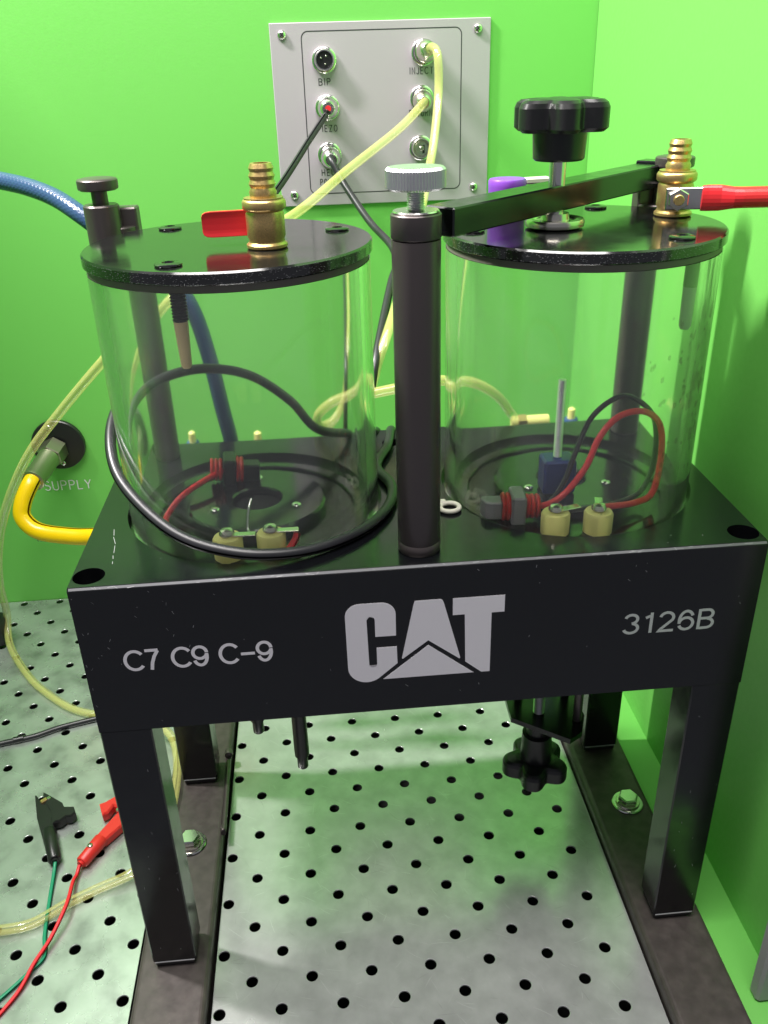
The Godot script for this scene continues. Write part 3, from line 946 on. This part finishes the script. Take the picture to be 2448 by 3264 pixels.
	strip.ribbon([Vector2(-0.1992, 0), Vector2(-0.06, 0), Vector2(0.09, 0), Vector2(0.1992, 0)], 0.0015, 0.00006)
	part("worn_edge", strip, M.worn_edge, t)
	var w := part("scratches", s, M.wear, t)
	w.set_meta("kind", "stuff")

	# what hangs beneath the block
	var low := thing("lower_clamp", "chamfered black clamp plate with a star knob hanging beneath the block", "clamp", v(0.1025, 0.12, -0.1))
	s = Shape.new()
	var oc := PackedVector2Array()
	for q in [[-0.0250, -0.021], [-0.0255, 0.006], [0.0130, 0.035], [0.0240, 0.028], [0.0310, 0.010], [0.0310, -0.020], [0.0080, -0.048], [-0.0060, -0.046]]: oc.append(Vector2(q[0], q[1]))
	s.prism(oc, 0.0, 0.0045)
	part("clamp_plate", s, M.black_anodised, low)
	for q in [v(0.024, 0, 0.014), v(-0.013, 0, -0.024), v(0.024, 0, -0.020)]:
		part("guide_rod", lathe(rod(0.0034, 0.0046, BASE - 0.12, 0.0002), q, Vector3.UP, 24), M.post_metal, low)
	part("spindle", lathe(threaded(0.0044, 0.0046, BASE - 0.1202, 0.0014), v(-0.003, 0, 0.002), Vector3.UP, 24), M.bright_aluminium, low)
	var kn := star(0.0262, 0.0120, -0.056, -0.0405, -0.0005, 5, v(-0.003, 0, 0.002), 1.9)
	part("star_knob", kn[0], M.black_plastic, low)
	part("knob_stem", lathe([Vector2(0.0125, -0.041), Vector2(0.0115, -0.016), Vector2(0.0085, -0.015), Vector2(0.0085, -0.0003), Vector2(0, -0.0003)], v(-0.003, 0, 0.002)), M.black_plastic, low)
	for q in [[v(-0.086, BASE, -0.1), 0.135, "long black stepped pin hanging beneath the block's left half"], [v(-0.117, BASE, -0.1), 0.096, "short black stepped pin hanging beneath the block's left half"]]:
		var l: float = q[1]
		tag(part("hanging_pin", lathe([Vector2(0, -l), Vector2(0.0034, -l), Vector2(0.0042, -l + 0.001), Vector2(0.0042, -l + 0.012), Vector2(0.0056, -l + 0.0125), Vector2(0.0058, -l + 0.016), Vector2(0.0052, -0.03), Vector2(0.0052, -0.0002), Vector2(0, -0.0002)], q[0], Vector3.UP, 28), M.black_plastic), q[2], "pin", "pins hanging beneath the block")

func lids() -> void:
	var l := lid("left black lid carrying a brass valve, no clamp arm over it", TUBE_L, [113.0, 233.0, -20.0])
	var a := v(-0.0240, 0, 0.0525)
	part("stud", lathe(threaded(0.0043, -0.030, -0.0069, 0.0017), a, Vector3.UP, 24), M.black_plastic, l)
	part("stud_tip", lathe([Vector2(0, -0.0560), Vector2(0.0020, -0.0556), Vector2(0.0028, -0.0540), Vector2(0.0038, -0.0300), Vector2(0, -0.0300)], a + v(-0.0002, 0, 0), Vector3.UP, 24), M.beige_tip, l)
	l = lid("right black lid beneath the clamp arm and star knob", TUBE_R, [54.0, 174.0, -66.0])
	a = v(0.0455, 0, 0.0515)
	part("stud", lathe(rod(0.0032, -0.026, -0.0069, 0.0003), a, Vector3.UP, 20), M.black_plastic, l)
	part("stud_tip", lathe([Vector2(0, -0.0500), Vector2(0.0020, -0.0496), Vector2(0.0028, -0.0475), Vector2(0.0031, -0.0260), Vector2(0, -0.0260)], a, Vector3.UP, 20), M.grey_plastic, l)
	ball_valve("brass ball valve on the left lid with a short red lever", v(-0.0773, LID, -0.0747), v(-1, 0, 0.10).normalized(), v(0.10, 0, 1).normalized() * -1.0, true)
	ball_valve("brass ball valve on the right lid with a long red lever reaching right", v(0.1683, LID, -0.1210), v(1, 0.02, 0.25).normalized(), v(-0.25, 0, 1).normalized(), false)

func clamp_across_lid() -> void:
	var t := thing("clamp_arm", "black clamp arm across the right lid, pressed down by a star knob", "clamp")
	var p0 := v(-0.0018, 0, -0.0203)
	var d := v(0.73, 0, -0.672).normalized()
	var c := p0 + d * 0.129 + v(0, 0.5055, 0)
	var b := Basis(d, Vector3.UP, d.cross(Vector3.UP))
	part("bar", boxed(c - v(0, 0.0006, 0), v(0.222, 0.0142, 0.0185), 0.0008, b), M.black_anodised, t)
	part("hub", lathe([Vector2(0.0, 0.4996), Vector2(0.0121, 0.4996), Vector2(0.0126, 0.5002), Vector2(0.0126, 0.5108), Vector2(0.0120, 0.5114), Vector2(0, 0.5114)], p0, Vector3.UP, 64), M.post_metal, t)
	part("bar_end", boxed(p0 + d * 0.246 + v(0, 0.5062, 0), v(0.014, 0.0148, 0.021), 0.0008, b), M.black_anodised, t)
	var ax := v(0.0885, 0, -0.0975)
	var kn := star(0.0270, 0.0144, 0.5400, 0.5562, 0.5250, 6, ax, 0.62)
	part("star_knob", kn[0], M.black_plastic, t)
	part("knob_stem", kn[1], M.black_plastic, t)
	part("spindle", lathe(rod(0.0047, 0.4960, 0.5260, 0.0003), ax, Vector3.UP, 28), M.chrome, t)
	part("pressure_pad", lathe([Vector2(0, 0.4888), Vector2(0.0150, 0.4888), Vector2(0.0168, 0.4896), Vector2(0.0172, 0.4922), Vector2(0.0164, 0.4936), Vector2(0.0125, 0.4936), Vector2(0.0110, 0.4926), Vector2(0.0085, 0.4930), Vector2(0.0078, 0.4966), Vector2(0, 0.4966)], ax), M.nickel, t)
	var s := thing("thumb_screw", "silver knurled thumb screw on top of the front post", "screw", p0)
	part("washer", lathe([Vector2(0, 0.5115), Vector2(0.0112, 0.5115), Vector2(0.0116, 0.5121), Vector2(0.0112, 0.5127), Vector2(0, 0.5127)], Vector3.ZERO), M.chrome, s)
	part("shank", lathe(threaded(0.0045, 0.5128, 0.5236, 0.0011), Vector3.ZERO, Vector3.UP, 28), M.bright_aluminium, s)
	var r := PackedFloat32Array()
	for k in 360: r.append(0.0146 - 0.0007 * (0.5 - 0.5 * cos(TAU * k * 60.0 / 360.0)))
	var h := Shape.new()
	h.loft(r, [Vector2(1, 0.5222), Vector2(0.0012, 0.5222), Vector2(0, 0.5232), Vector2(0, 0.5312), Vector2(0.0012, 0.5324), Vector2(1, 0.5324)])
	part("knurled_head", h, M.bright_aluminium, s)
	var p := thing("purple_cap", "purple plastic cap standing on the right lid behind the clamp arm", "cap", v(0.0722, LID, -0.1540))
	part("cap_body", lathe([Vector2(0, 0.0002), Vector2(0.0112, 0.0002), Vector2(0.0117, 0.0010), Vector2(0.0120, 0.0170), Vector2(0.0120, 0.0200), Vector2(0.0112, 0.0212), Vector2(0, 0.0216)], Vector3.ZERO), M.purple_plastic, p)
	part("white_tab", boxed(v(0.0195, 0.0190, -0.004), v(0.0165, 0.0040, 0.0060), 0.001, Basis(Vector3.UP, 0.15)), M.white_plastic, p)

func panel() -> void:
	var t := thing("connector_panel", "brushed aluminium connector panel screwed to the green back wall", "panel", v(0, 0, WALL))
	part("panel_plate", boxed(v(0.02655, 0.5293, 0.0016), v(0.2139, 0.1660, 0.003), 0.0006), M.aluminium_panel, t)
	var z := 0.0031
	var s := Shape.new()
	var ring := []
	for q in [[0.0985, 0.5985, 0.0], [-0.0442, 0.5985, 90.0], [-0.0442, 0.4640, 180.0], [0.0985, 0.4640, 270.0]]: ring.append_array(arc(q[0], q[1], 0.0062, 0.0062, q[2], q[2] + 90.0, 8))
	s.ribbon(ring, 0.0009, z + 0.00012, true)
	part("border_line", s, M.black_print, t)
	var put := func(text: String, x: float, y: float, w: float) -> void:
		var word := Shape.new()
		letters(word, text, Transform3D(Basis.IDENTITY, v(x, y, z)), 0.0064, 0.0007, 0.8, 0.36, 0.0, w)
		part("lettering", word, M.black_print, t)
	put.call("BIP", -0.0362, 0.5578, 0.0118)
	put.call("PIEZO", -0.0400, 0.5160, 0.0202)
	put.call("HEUI", -0.0382, 0.4748, 0.0165)
	put.call("POWER", -0.0402, 0.4658, 0.0205)
	put.call("INJECT", 0.0535, 0.5650, 0.0235)
	put.call("RETURN", 0.0525, 0.5272, 0.0235)
	for q in [v(-0.0687, 0.6022, z), v(0.1208, 0.6032, z), v(-0.0672, 0.4574, z), v(0.1192, 0.4588, z)]:
		pan_screw("panel_screw", q, 0.0043, t, M.chrome, Vector3.BACK)
	socket(v(-0.0295, 0.5800, z), "round_socket", t, 0)
	socket(v(-0.0288, 0.5382, z), "round_socket", t, 2)
	socket(v(-0.0290, 0.4948, z), "round_socket", t, 2)
	socket(v(0.0672, 0.5840, z), "round_socket", t, 2)
	socket(v(0.0655, 0.5437, z), "round_socket", t, 2)
	socket(v(0.0640, 0.4982, z), "round_socket", t, 1)

func supply() -> void:
	var t := thing("supply_fitting", "round black wall flange with a steel hose fitting above the word supply", "hose fitting", v(-0.3572, 0.1972, WALL))
	part("flange", lathe([Vector2(0, 0.0001), Vector2(0.0288, 0.0001), Vector2(0.0298, 0.001), Vector2(0.0298, 0.0050), Vector2(0.0288, 0.0060), Vector2(0, 0.0060)], Vector3.ZERO, Vector3.BACK, 64), M.black_plastic, t)
	for a in [100.0, 280.0]:
		pan_screw("flange_screw", v(cos(deg_to_rad(a)) * 0.0225 - 0.002, sin(deg_to_rad(a)) * 0.0225, 0.006), 0.0030, t, M.chrome, Vector3.BACK)
	var d := v(-0.0150, -0.0150, 0.0640).normalized()
	var at := v(-0.002, -0.002, 0.006)
	part("hex_nut", hexed(0.0150, 0.0, 0.020, at, d, 6, 0.001), M.dull_zinc, t)
	part("ferrule", lathe([Vector2(0, 0.020), Vector2(0.0118, 0.020), Vector2(0.0126, 0.0208), Vector2(0.0122, 0.0225), Vector2(0.0122, 0.058), Vector2(0.0127, 0.0595), Vector2(0.0127, 0.0625), Vector2(0.0118, 0.0632), Vector2(0, 0.0632)], at, d), M.dull_zinc, t)
	var h := thing("yellow_hose", "thick yellow hose curving from the supply fitting behind the stand", "hose")
	var e := v(-0.3572, 0.1972, WALL) + at + d * 0.064
	part("hose_body", piped([e - d * 0.01, e + d * 0.004, v(-0.3825, 0.1640, -0.452), v(-0.3835, 0.1490, -0.445), v(-0.3680, 0.1358, -0.437), v(-0.3340, 0.1320, -0.428), v(-0.3045, 0.1336, -0.420), v(-0.2530, 0.1440, -0.400), v(-0.15, 0.15, -0.38)], 0.0093, 24, 8), M.yellow_hose, h)
	var s := Shape.new()
	letters(s, "13000PSI", Transform3D(Basis(Vector3.BACK, -0.06) * Basis(Vector3.UP, 0.2) * Basis(Vector3.RIGHT, 0.5), v(-0.3700, 0.1262, -0.4300)), 0.0042, 0.0006, 0.8, 0.3, 0.0, 0.0300)
	part("lettering", s, M.black_print, h)

func cable(called: String, label: String, category: String, path: Array, r: float, m: Material, group := "", sides := 16) -> Node3D:
	var t := thing(called, label, category, Vector3.ZERO, group)
	part(called.replace("yellowed_", "") + "_body", piped(path, r, sides, 8), m, t)
	return t

func hoses() -> void:
	var z := WALL + 0.0031
	var t := cable("black_cable", "black cable hanging from the lowest left panel socket down behind the post", "cable", [v(-0.0290, 0.4948, z + 0.024), v(-0.0282, 0.4915, -0.498), v(-0.0168, 0.4705, -0.4850), v(0.0031, 0.4426, -0.4400), v(0.0189, 0.4286, -0.3900), v(0.0204, 0.4180, -0.3600), v(0.0124, 0.4099, -0.3250), v(0.0012, 0.3904, -0.2800), v(-0.0091, 0.3681, -0.2400), v(-0.0148, 0.3423, -0.2280), v(-0.0178, 0.3111, -0.2280), v(-0.0193, 0.2648, -0.2300)], 0.0034, M.black_rubber, "black cables")
	plug(v(-0.0290, 0.4948, z), t, M.chrome, v(0.03, -0.10, 0))
	t = cable("black_cable", "thin black cable running from the red-cored panel plug down behind the left rear post", "cable", [v(-0.0288, 0.5372, z + 0.026), v(-0.0330, 0.5308, -0.503), v(-0.0481, 0.5144, -0.4700), v(-0.0811, 0.4782, -0.4000), v(-0.1060, 0.4640, -0.3300), v(-0.1420, 0.4640, -0.2700), v(-0.1800, 0.4560, -0.2420), v(-0.1900, 0.4277, -0.2380), v(-0.1900, 0.3841, -0.2380), v(-0.1900, 0.3405, -0.2380), v(-0.1900, 0.2969, -0.2380), v(-0.1900, 0.2533, -0.2380)], 0.0030, M.black_rubber, "black cables")
	plug(v(-0.0288, 0.5382, z), t, M.chrome)
	part("red_core", lathe(rod(0.0030, 0.0252, 0.0272, 0.0003), v(-0.0288, 0.5382, z), Vector3.BACK, 16), M.red_wire, t)
	# the coil round the left cylinder
	var coil := []
	for q in [[-22.0, 0.0885, 0.3274], [0.0, 0.0895, 0.3274], [22.0, 0.0890, 0.3274], [45.0, 0.0875, 0.3276], [70.0, 0.0862, 0.3288], [95.0, 0.0850, 0.3330], [120.0, 0.0842, 0.3420], [150.0, 0.0842, 0.3600], [172.0, 0.0842, 0.3760], [195.0, 0.0842, 0.3880], [220.0, 0.0842, 0.3930], [245.0, 0.0842, 0.3920], [268.0, 0.0842, 0.3830], [288.0, 0.0845, 0.3640], [303.0, 0.0860, 0.3440]]:
		coil.append(TUBE_L + v(cos(deg_to_rad(q[0])) * q[1], q[2], sin(deg_to_rad(q[0])) * q[1]))
	var full := [v(0.006, 0.25, -0.228), v(0.004, 0.300, -0.224), v(-0.0010, 0.3240, -0.2050), v(-0.0075, 0.3274, -0.1650)]
	full.append_array(coil)
	full.append_array([v(-0.0180, 0.3274, -0.1960), v(-0.0100, 0.310, -0.2220), v(-0.006, 0.25, -0.230)])
	cable("coiled_cable", "thick black cable coiled round the foot of the left clear cylinder", "cable", full, 0.0034, M.black_rubber, "black cables")
	t = cable("yellowed_tube", "yellowed clear tube from the middle right socket across the panel to the left plate", "tube", [v(0.0655, 0.5437, z + 0.022), v(0.0632, 0.5400, -0.5030), v(0.0362, 0.5190, -0.4800), v(-0.0167, 0.4907, -0.4200), v(-0.0644, 0.4645, -0.3600), v(-0.1179, 0.4453, -0.3100), v(-0.1814, 0.4107, -0.2800), v(-0.2296, 0.3660, -0.2800), v(-0.2760, 0.3193, -0.3000), v(-0.3149, 0.2765, -0.3100), v(-0.3512, 0.2207, -0.3300), v(-0.3808, 0.1613, -0.3600), v(-0.4069, 0.0952, -0.4000), v(-0.4300, 0.0250, -0.4500), v(-0.4250, -0.0030, -0.4250), v(-0.3886, -0.0075, -0.3681), v(-0.3553, -0.0075, -0.3314), v(-0.3266, -0.0075, -0.3080), v(-0.2967, -0.0060, -0.2941), v(-0.2552, 0.0010, -0.2749), v(-0.2226, 0.0050, -0.2476), v(-0.2085, 0.0050, -0.2079), v(-0.2060, 0.0048, -0.1511), v(-0.2142, 0.0030, -0.1055), v(-0.2314, -0.0050, -0.0918), v(-0.2592, -0.0075, -0.0803), v(-0.2809, -0.0075, -0.0683), v(-0.3021, -0.0075, -0.0540), v(-0.3256, -0.0075, -0.0504), v(-0.3465, -0.0075, -0.0506)], 0.0041, M.yellow_tubing, "yellowed clear tubes", 20)
	plug(v(0.0655, 0.5437, z), t, M.nickel, v(-0.05, -0.12, 0))
	t = cable("yellowed_tube", "yellowed clear tube hanging straight down from the top right panel socket", "tube", [v(0.0690, 0.5862, z + 0.022), v(0.0725, 0.5875, -0.500), v(0.0757, 0.5800, -0.490), v(0.0757, 0.5496, -0.4850), v(0.0681, 0.5112, -0.4600), v(0.0601, 0.4850, -0.4400), v(0.0526, 0.4633, -0.4200), v(0.0378, 0.4354, -0.3700), v(0.0207, 0.4128, -0.3100), v(0.0080, 0.3946, -0.2700), v(-0.0054, 0.3697, -0.2450), v(-0.0164, 0.3430, -0.2330), v(-0.0330, 0.3270, -0.2280), v(-0.0480, 0.3250, -0.2230), v(-0.0500, 0.3360, -0.2180), v(-0.0355, 0.3470, -0.2140), v(-0.0160, 0.3515, -0.2120), v(0.0035, 0.3550, -0.2110), v(0.0281, 0.3599, -0.2100), v(0.0547, 0.3569, -0.2120), v(0.0774, 0.3449, -0.2150), v(0.0940, 0.3251, -0.2190)], 0.0041, M.yellow_tubing, "yellowed clear tubes", 20)
	plug(v(0.0672, 0.5840, z), t, M.nickel, v(0.06, 0.06, 0))
	var f := thing("tube_fitting", "amber tube elbow behind the right cylinder at the block's back edge", "hose fitting", v(0.0958, 0.3205, -0.2190))
	part("elbow", lathe(rod(0.0052, 0.0, 0.034, 0.0008), v(-0.004, 0, 0), Vector3.RIGHT, 24), M.yellow_nylon, f)
	part("nut", hexed(0.0064, 0.006, 0.014, v(-0.004, 0, 0), Vector3.RIGHT), M.brass, f)
	cable("blue_hose", "blue braided hose entering from the left and dropping behind the left cylinder", "hose", [v(-0.3400, 0.5110, -0.3450), v(-0.2873, 0.5044, -0.3100), v(-0.2617, 0.5011, -0.2900), v(-0.2377, 0.4949, -0.2700), v(-0.2154, 0.4840, -0.2500), v(-0.1905, 0.4653, -0.2400), v(-0.1666, 0.4459, -0.2380), v(-0.1481, 0.4185, -0.2350), v(-0.1390, 0.3807, -0.2350), v(-0.1332, 0.3391, -0.2350), v(-0.1290, 0.3064, -0.2370), v(-0.1289, 0.2633, -0.2400)], 0.0066, M.blue_hose, "", 24)
	for k in 3:
		var p: Vector3 = [v(-0.1690, 0.294, -0.262), v(-0.1075, 0.291, -0.262), v(0.1590, 0.296, -0.262)][k]
		f = thing("blue_coupling", ["blue coupling with a yellow tip behind the left cylinder's left post", "blue coupling with a yellow tip behind the middle of the left cylinder", "blue coupling with a yellow tip behind the right cylinder"][k], "hose fitting", p, "blue couplings behind the block")
		part("coupling_body", lathe([Vector2(0, -0.06), Vector2(0.0070, -0.06), Vector2(0.0070, 0.006), Vector2(0.0060, 0.008), Vector2(0, 0.008)], Vector3.ZERO, Vector3.UP, 24), M.bright_blue_plastic, f)
		part("coupling_tip", lathe([Vector2(0, 0.008), Vector2(0.0038, 0.008), Vector2(0.0034, 0.016), Vector2(0, 0.018)], Vector3.ZERO, Vector3.UP, 20), M.yellow_nylon, f)
	t = cable("black_cable", "black cable lying flat across the left perforated plate", "cable", [v(-0.4350, -0.0090, -0.2500), v(-0.4142, -0.0090, -0.2581), v(-0.3903, -0.0090, -0.2664), v(-0.3608, -0.0090, -0.2729), v(-0.3363, -0.0090, -0.2836), v(-0.3051, -0.0090, -0.2924), v(-0.2606, -0.0088, -0.3035), v(-0.23, -0.0088, -0.315)], 0.0028, M.black_rubber, "black cables")
	part("tape_wrap", lathe(rod(0.0034, -0.005, 0.005, 0.0004), v(-0.3735, -0.0086, -0.2702), v(0.98, 0, -0.25), 16), M.black_plastic, t)

func smudges(cyl: Node3D) -> void:
	var rng := RandomNumberGenerator.new()
	rng.seed = 12
	var s := Shape.new()
	for k in 150:
		var a := rng.randfn(48.0, 18.0)
		var y := rng.randf_range(0.015, 0.135)
		if k < 26:
			a = rng.randfn(40.0, 6.0)
			y = 0.05 + rng.randf() * 0.08
		var r := rng.randf_range(0.0004, 0.0016) if k > 7 else rng.randf_range(0.003, 0.006)
		var pts := []
		for i in 12:
			var t := TAU * i / 12.0
			var q := r * rng.randf_range(0.6, 1.2)
			var aa := deg_to_rad(a) + cos(t) * q / 0.08
			pts.append(v(cos(aa) * 0.08015, y + sin(t) * q * 1.5, sin(aa) * 0.08015))
		s.poly(pts, v(cos(deg_to_rad(a)), 0, sin(deg_to_rad(a))))
	var o := part("oil_spots", s, M.smudge, cyl)
	o.set_meta("kind", "stuff")

func connector(label: String, at: Vector3, d: Vector3, m: Material) -> void:
	var t := thing("wire_connector", label, "connector", at, "two-wire connectors inside the cylinders")
	var b := Basis(d, Vector3.UP, d.cross(Vector3.UP)).orthonormalized()
	t.scale = Vector3.ONE * 1.45
	part("housing", boxed(b * v(0.0135, 0.0, 0), v(0.0060, 0.0135, 0.0130), 0.0008, b), m, t)
	part("nose", boxed(b * v(0.0032, -0.0005, 0), v(0.0080, 0.0080, 0.0080), 0.0006, b), m, t)
	for x in [0.0078, 0.0096]:
		part("front_seal", lathe([Vector2(0, -0.0008), Vector2(0.0058, -0.0008), Vector2(0.0063, 0), Vector2(0.0058, 0.0008), Vector2(0, 0.0008)], b * v(x, 0, 0), d, 24), M.red_plastic, t)
	for x in [0.0178, 0.0198, 0.0218]:
		part("rear_seal", lathe([Vector2(0, -0.0008), Vector2(0.0050, -0.0008), Vector2(0.0055, 0), Vector2(0.0050, 0.0008), Vector2(0, 0.0008)], b * v(x, 0, 0), d, 24), M.red_plastic, t)

func inside_cylinders() -> void:
	connector("grey plug with red seals lying in the right cylinder", v(0.0460, 0.3285, -0.0600), v(1, -0.02, 0.05).normalized(), M.grey_plastic)
	connector("black plug with red seals at the back of the left cylinder", v(-0.1000, 0.3310, -0.1330), v(-1, 0.10, 0.1).normalized(), M.black_plastic)
	tag(part("red_wire", piped([v(0.0765, 0.3285, -0.0570), v(0.0847, 0.3290, -0.0575), v(0.0958, 0.3350, -0.0600), v(0.1077, 0.3508, -0.0620), v(0.1162, 0.3688, -0.0660), v(0.1281, 0.3796, -0.0700), v(0.1432, 0.3816, -0.0720), v(0.1543, 0.3748, -0.0720), v(0.1590, 0.3597, -0.0720), v(0.1576, 0.3392, -0.0690), v(0.1518, 0.3275, -0.0640), v(0.1388, 0.3269, -0.0560), v(0.1217, 0.3309, -0.0460), v(0.1126, 0.3340, -0.0400)], 0.0020, 12, 8), M.red_wire), "red wire looping up from the grey plug in the right cylinder", "wire", "wires inside the cylinders")
	tag(part("black_wire", piped([v(0.0765, 0.3265, -0.0595), v(0.0864, 0.3275, -0.0620), v(0.0960, 0.3396, -0.0660), v(0.1035, 0.3570, -0.0710), v(0.1150, 0.3781, -0.0780), v(0.1340, 0.3892, -0.0800), v(0.1524, 0.3781, -0.0800), v(0.1584, 0.3604, -0.0800), v(0.1564, 0.3396, -0.0760), v(0.1472, 0.3269, -0.0700), v(0.1280, 0.3265, -0.0580), v(0.1042, 0.3300, -0.0470), v(0.0930, 0.3330, -0.0400)], 0.0017, 12, 8), M.black_rubber), "black wire looping up beside the red wire in the right cylinder", "wire", "wires inside the cylinders")
	tag(part("red_wire", piped([v(-0.1560, 0.3200, -0.0760), v(-0.1570, 0.3230, -0.0850), v(-0.1500, 0.3290, -0.0980), v(-0.1400, 0.3320, -0.1100), v(-0.1300, 0.3330, -0.1220), v(-0.1215, 0.3325, -0.1320)], 0.0020, 12, 8), M.red_wire), "red wire curving along the base of the left cylinder to the black plug", "wire", "wires inside the cylinders")
	tag(part("red_wire", piped([v(-0.0735, 0.3322, -0.0362), v(-0.0748, 0.3285, -0.0345), v(-0.0790, 0.3240, -0.0310), v(-0.086, 0.3205, -0.0290)], 0.0020, 12, 8), M.red_wire), "short red wire under the left cylinder's right terminal lug", "wire", "wires inside the cylinders")
	tag(part("bare_wire", piped([v(-0.1000, 0.3315, -0.0400), v(-0.1020, 0.3330, -0.0440), v(-0.1010, 0.3420, -0.0500), v(-0.0990, 0.3470, -0.0560)], 0.0008, 8, 6), M.chrome), "thin bare wire sticking up between the left cylinder's terminals", "wire", "wires inside the cylinders")
	var t := thing("threaded_stud", "threaded metal stud standing on a blue block in the right cylinder", "stud", v(0.0965, TOP + 0.0007, -0.0860))
	part("blue_block", boxed(v(0.0005, 0.0118, 0), v(0.0210, 0.0234, 0.0170), 0.0015), M.blue_plastic, t)
	part("stud", lathe(threaded(0.0028, 0.0236, 0.0755, 0.0012), Vector3.ZERO, Vector3.UP, 20), M.bright_aluminium, t)

func loose_things() -> void:
	var s := Shape.new()
	var pts := []
	for k in 25:
		var a := TAU * k / 24.0
		pts.append(v(0.0232 + cos(a) * 0.0060, TOP + 0.0018, -0.0655 + sin(a) * 0.0060))
	s.tube(pts, 0.0016, 10, 3, false)
	var t := thing("white_ring", "small white plastic ring lying on the block behind the front post", "ring")
	part("ring_loop", s, M.white_plastic, t)
	part("ring_neck", boxed(v(0.0190, TOP + 0.0020, -0.0722), v(0.006, 0.0036, 0.005), 0.001), M.white_plastic, t)
	t = alligator("black alligator clip on a green wire, jaws open, on the left plate", M.black_plastic, v(-0.2985, -0.0055, -0.1110), v(-0.3120, -0.0055, -0.1450), [[-0.3345, -0.1865], [-0.3325, -0.1854], [-0.3273, -0.1784], [-0.3221, -0.1748], [-0.3152, -0.1710], [-0.3091, -0.1498], [-0.3040, -0.1390], [-0.3147, -0.1354], [-0.3253, -0.1585]], [[-0.3255, -0.1800], [-0.3270, -0.1878], [-0.3245, -0.1864], [-0.3068, -0.1732], [-0.3040, -0.1680], [-0.2953, -0.1671], [-0.2920, -0.1597], [-0.2948, -0.1553], [-0.2995, -0.1553], [-0.3029, -0.1511], [-0.3093, -0.1496], [-0.3146, -0.1631]], [v(-0.2980, -0.0055, -0.1100), v(-0.2975, -0.0085, -0.1000), v(-0.2951, -0.0104, -0.0749), v(-0.2911, -0.0104, -0.0450), v(-0.2868, -0.0104, -0.0266), v(-0.2938, -0.0104, -0.0150), v(-0.3096, -0.0104, 0.0044), v(-0.3246, -0.0104, 0.0178)], M.green_wire, false)
	part("teeth", boxed(v(-0.3236, PLATE + 0.0105, -0.1768), v(0.0060, 0.0030, 0.0040), 0.0006, Basis(Vector3.UP, 0.7)), M.brass, t)
	alligator("red alligator clip on a red wire, half hidden by the front left leg", M.red_plastic, v(-0.2765, -0.0055, -0.1060), v(-0.2640, -0.0050, -0.1300), [[-0.2687, -0.1330], [-0.2589, -0.1509], [-0.2499, -0.1665], [-0.2437, -0.1535], [-0.2492, -0.1405], [-0.2605, -0.1261]], [[-0.2730, -0.1674], [-0.2683, -0.1692], [-0.2602, -0.1755], [-0.2498, -0.1698], [-0.2519, -0.1593], [-0.2600, -0.1638], [-0.2631, -0.1562], [-0.2676, -0.1538], [-0.2705, -0.1606]], [v(-0.2772, -0.0055, -0.1050), v(-0.2784, -0.0085, -0.0980), v(-0.2790, -0.0060, -0.0881), v(-0.2776, -0.0020, -0.0640), v(-0.2840, -0.0060, -0.0385), v(-0.2916, -0.0074, -0.0190), v(-0.2972, -0.0095, -0.0006), v(-0.3062, -0.0104, 0.0157), v(-0.3170, -0.0104, 0.0316)], M.red_wire, true)
	t = thing("black_plug", "black plastic plug standing at the left edge of the left plate", "plug", v(-0.4470, PLATE, -0.4480))
	part("plug_body", hexed(0.0150, 0.0002, 0.034, Vector3.ZERO, Vector3.UP, 8, 0.002), M.black_plastic, t)
	part("plug_neck", lathe(rod(0.0090, 0.0341, 0.048, 0.001), Vector3.ZERO), M.black_plastic, t)
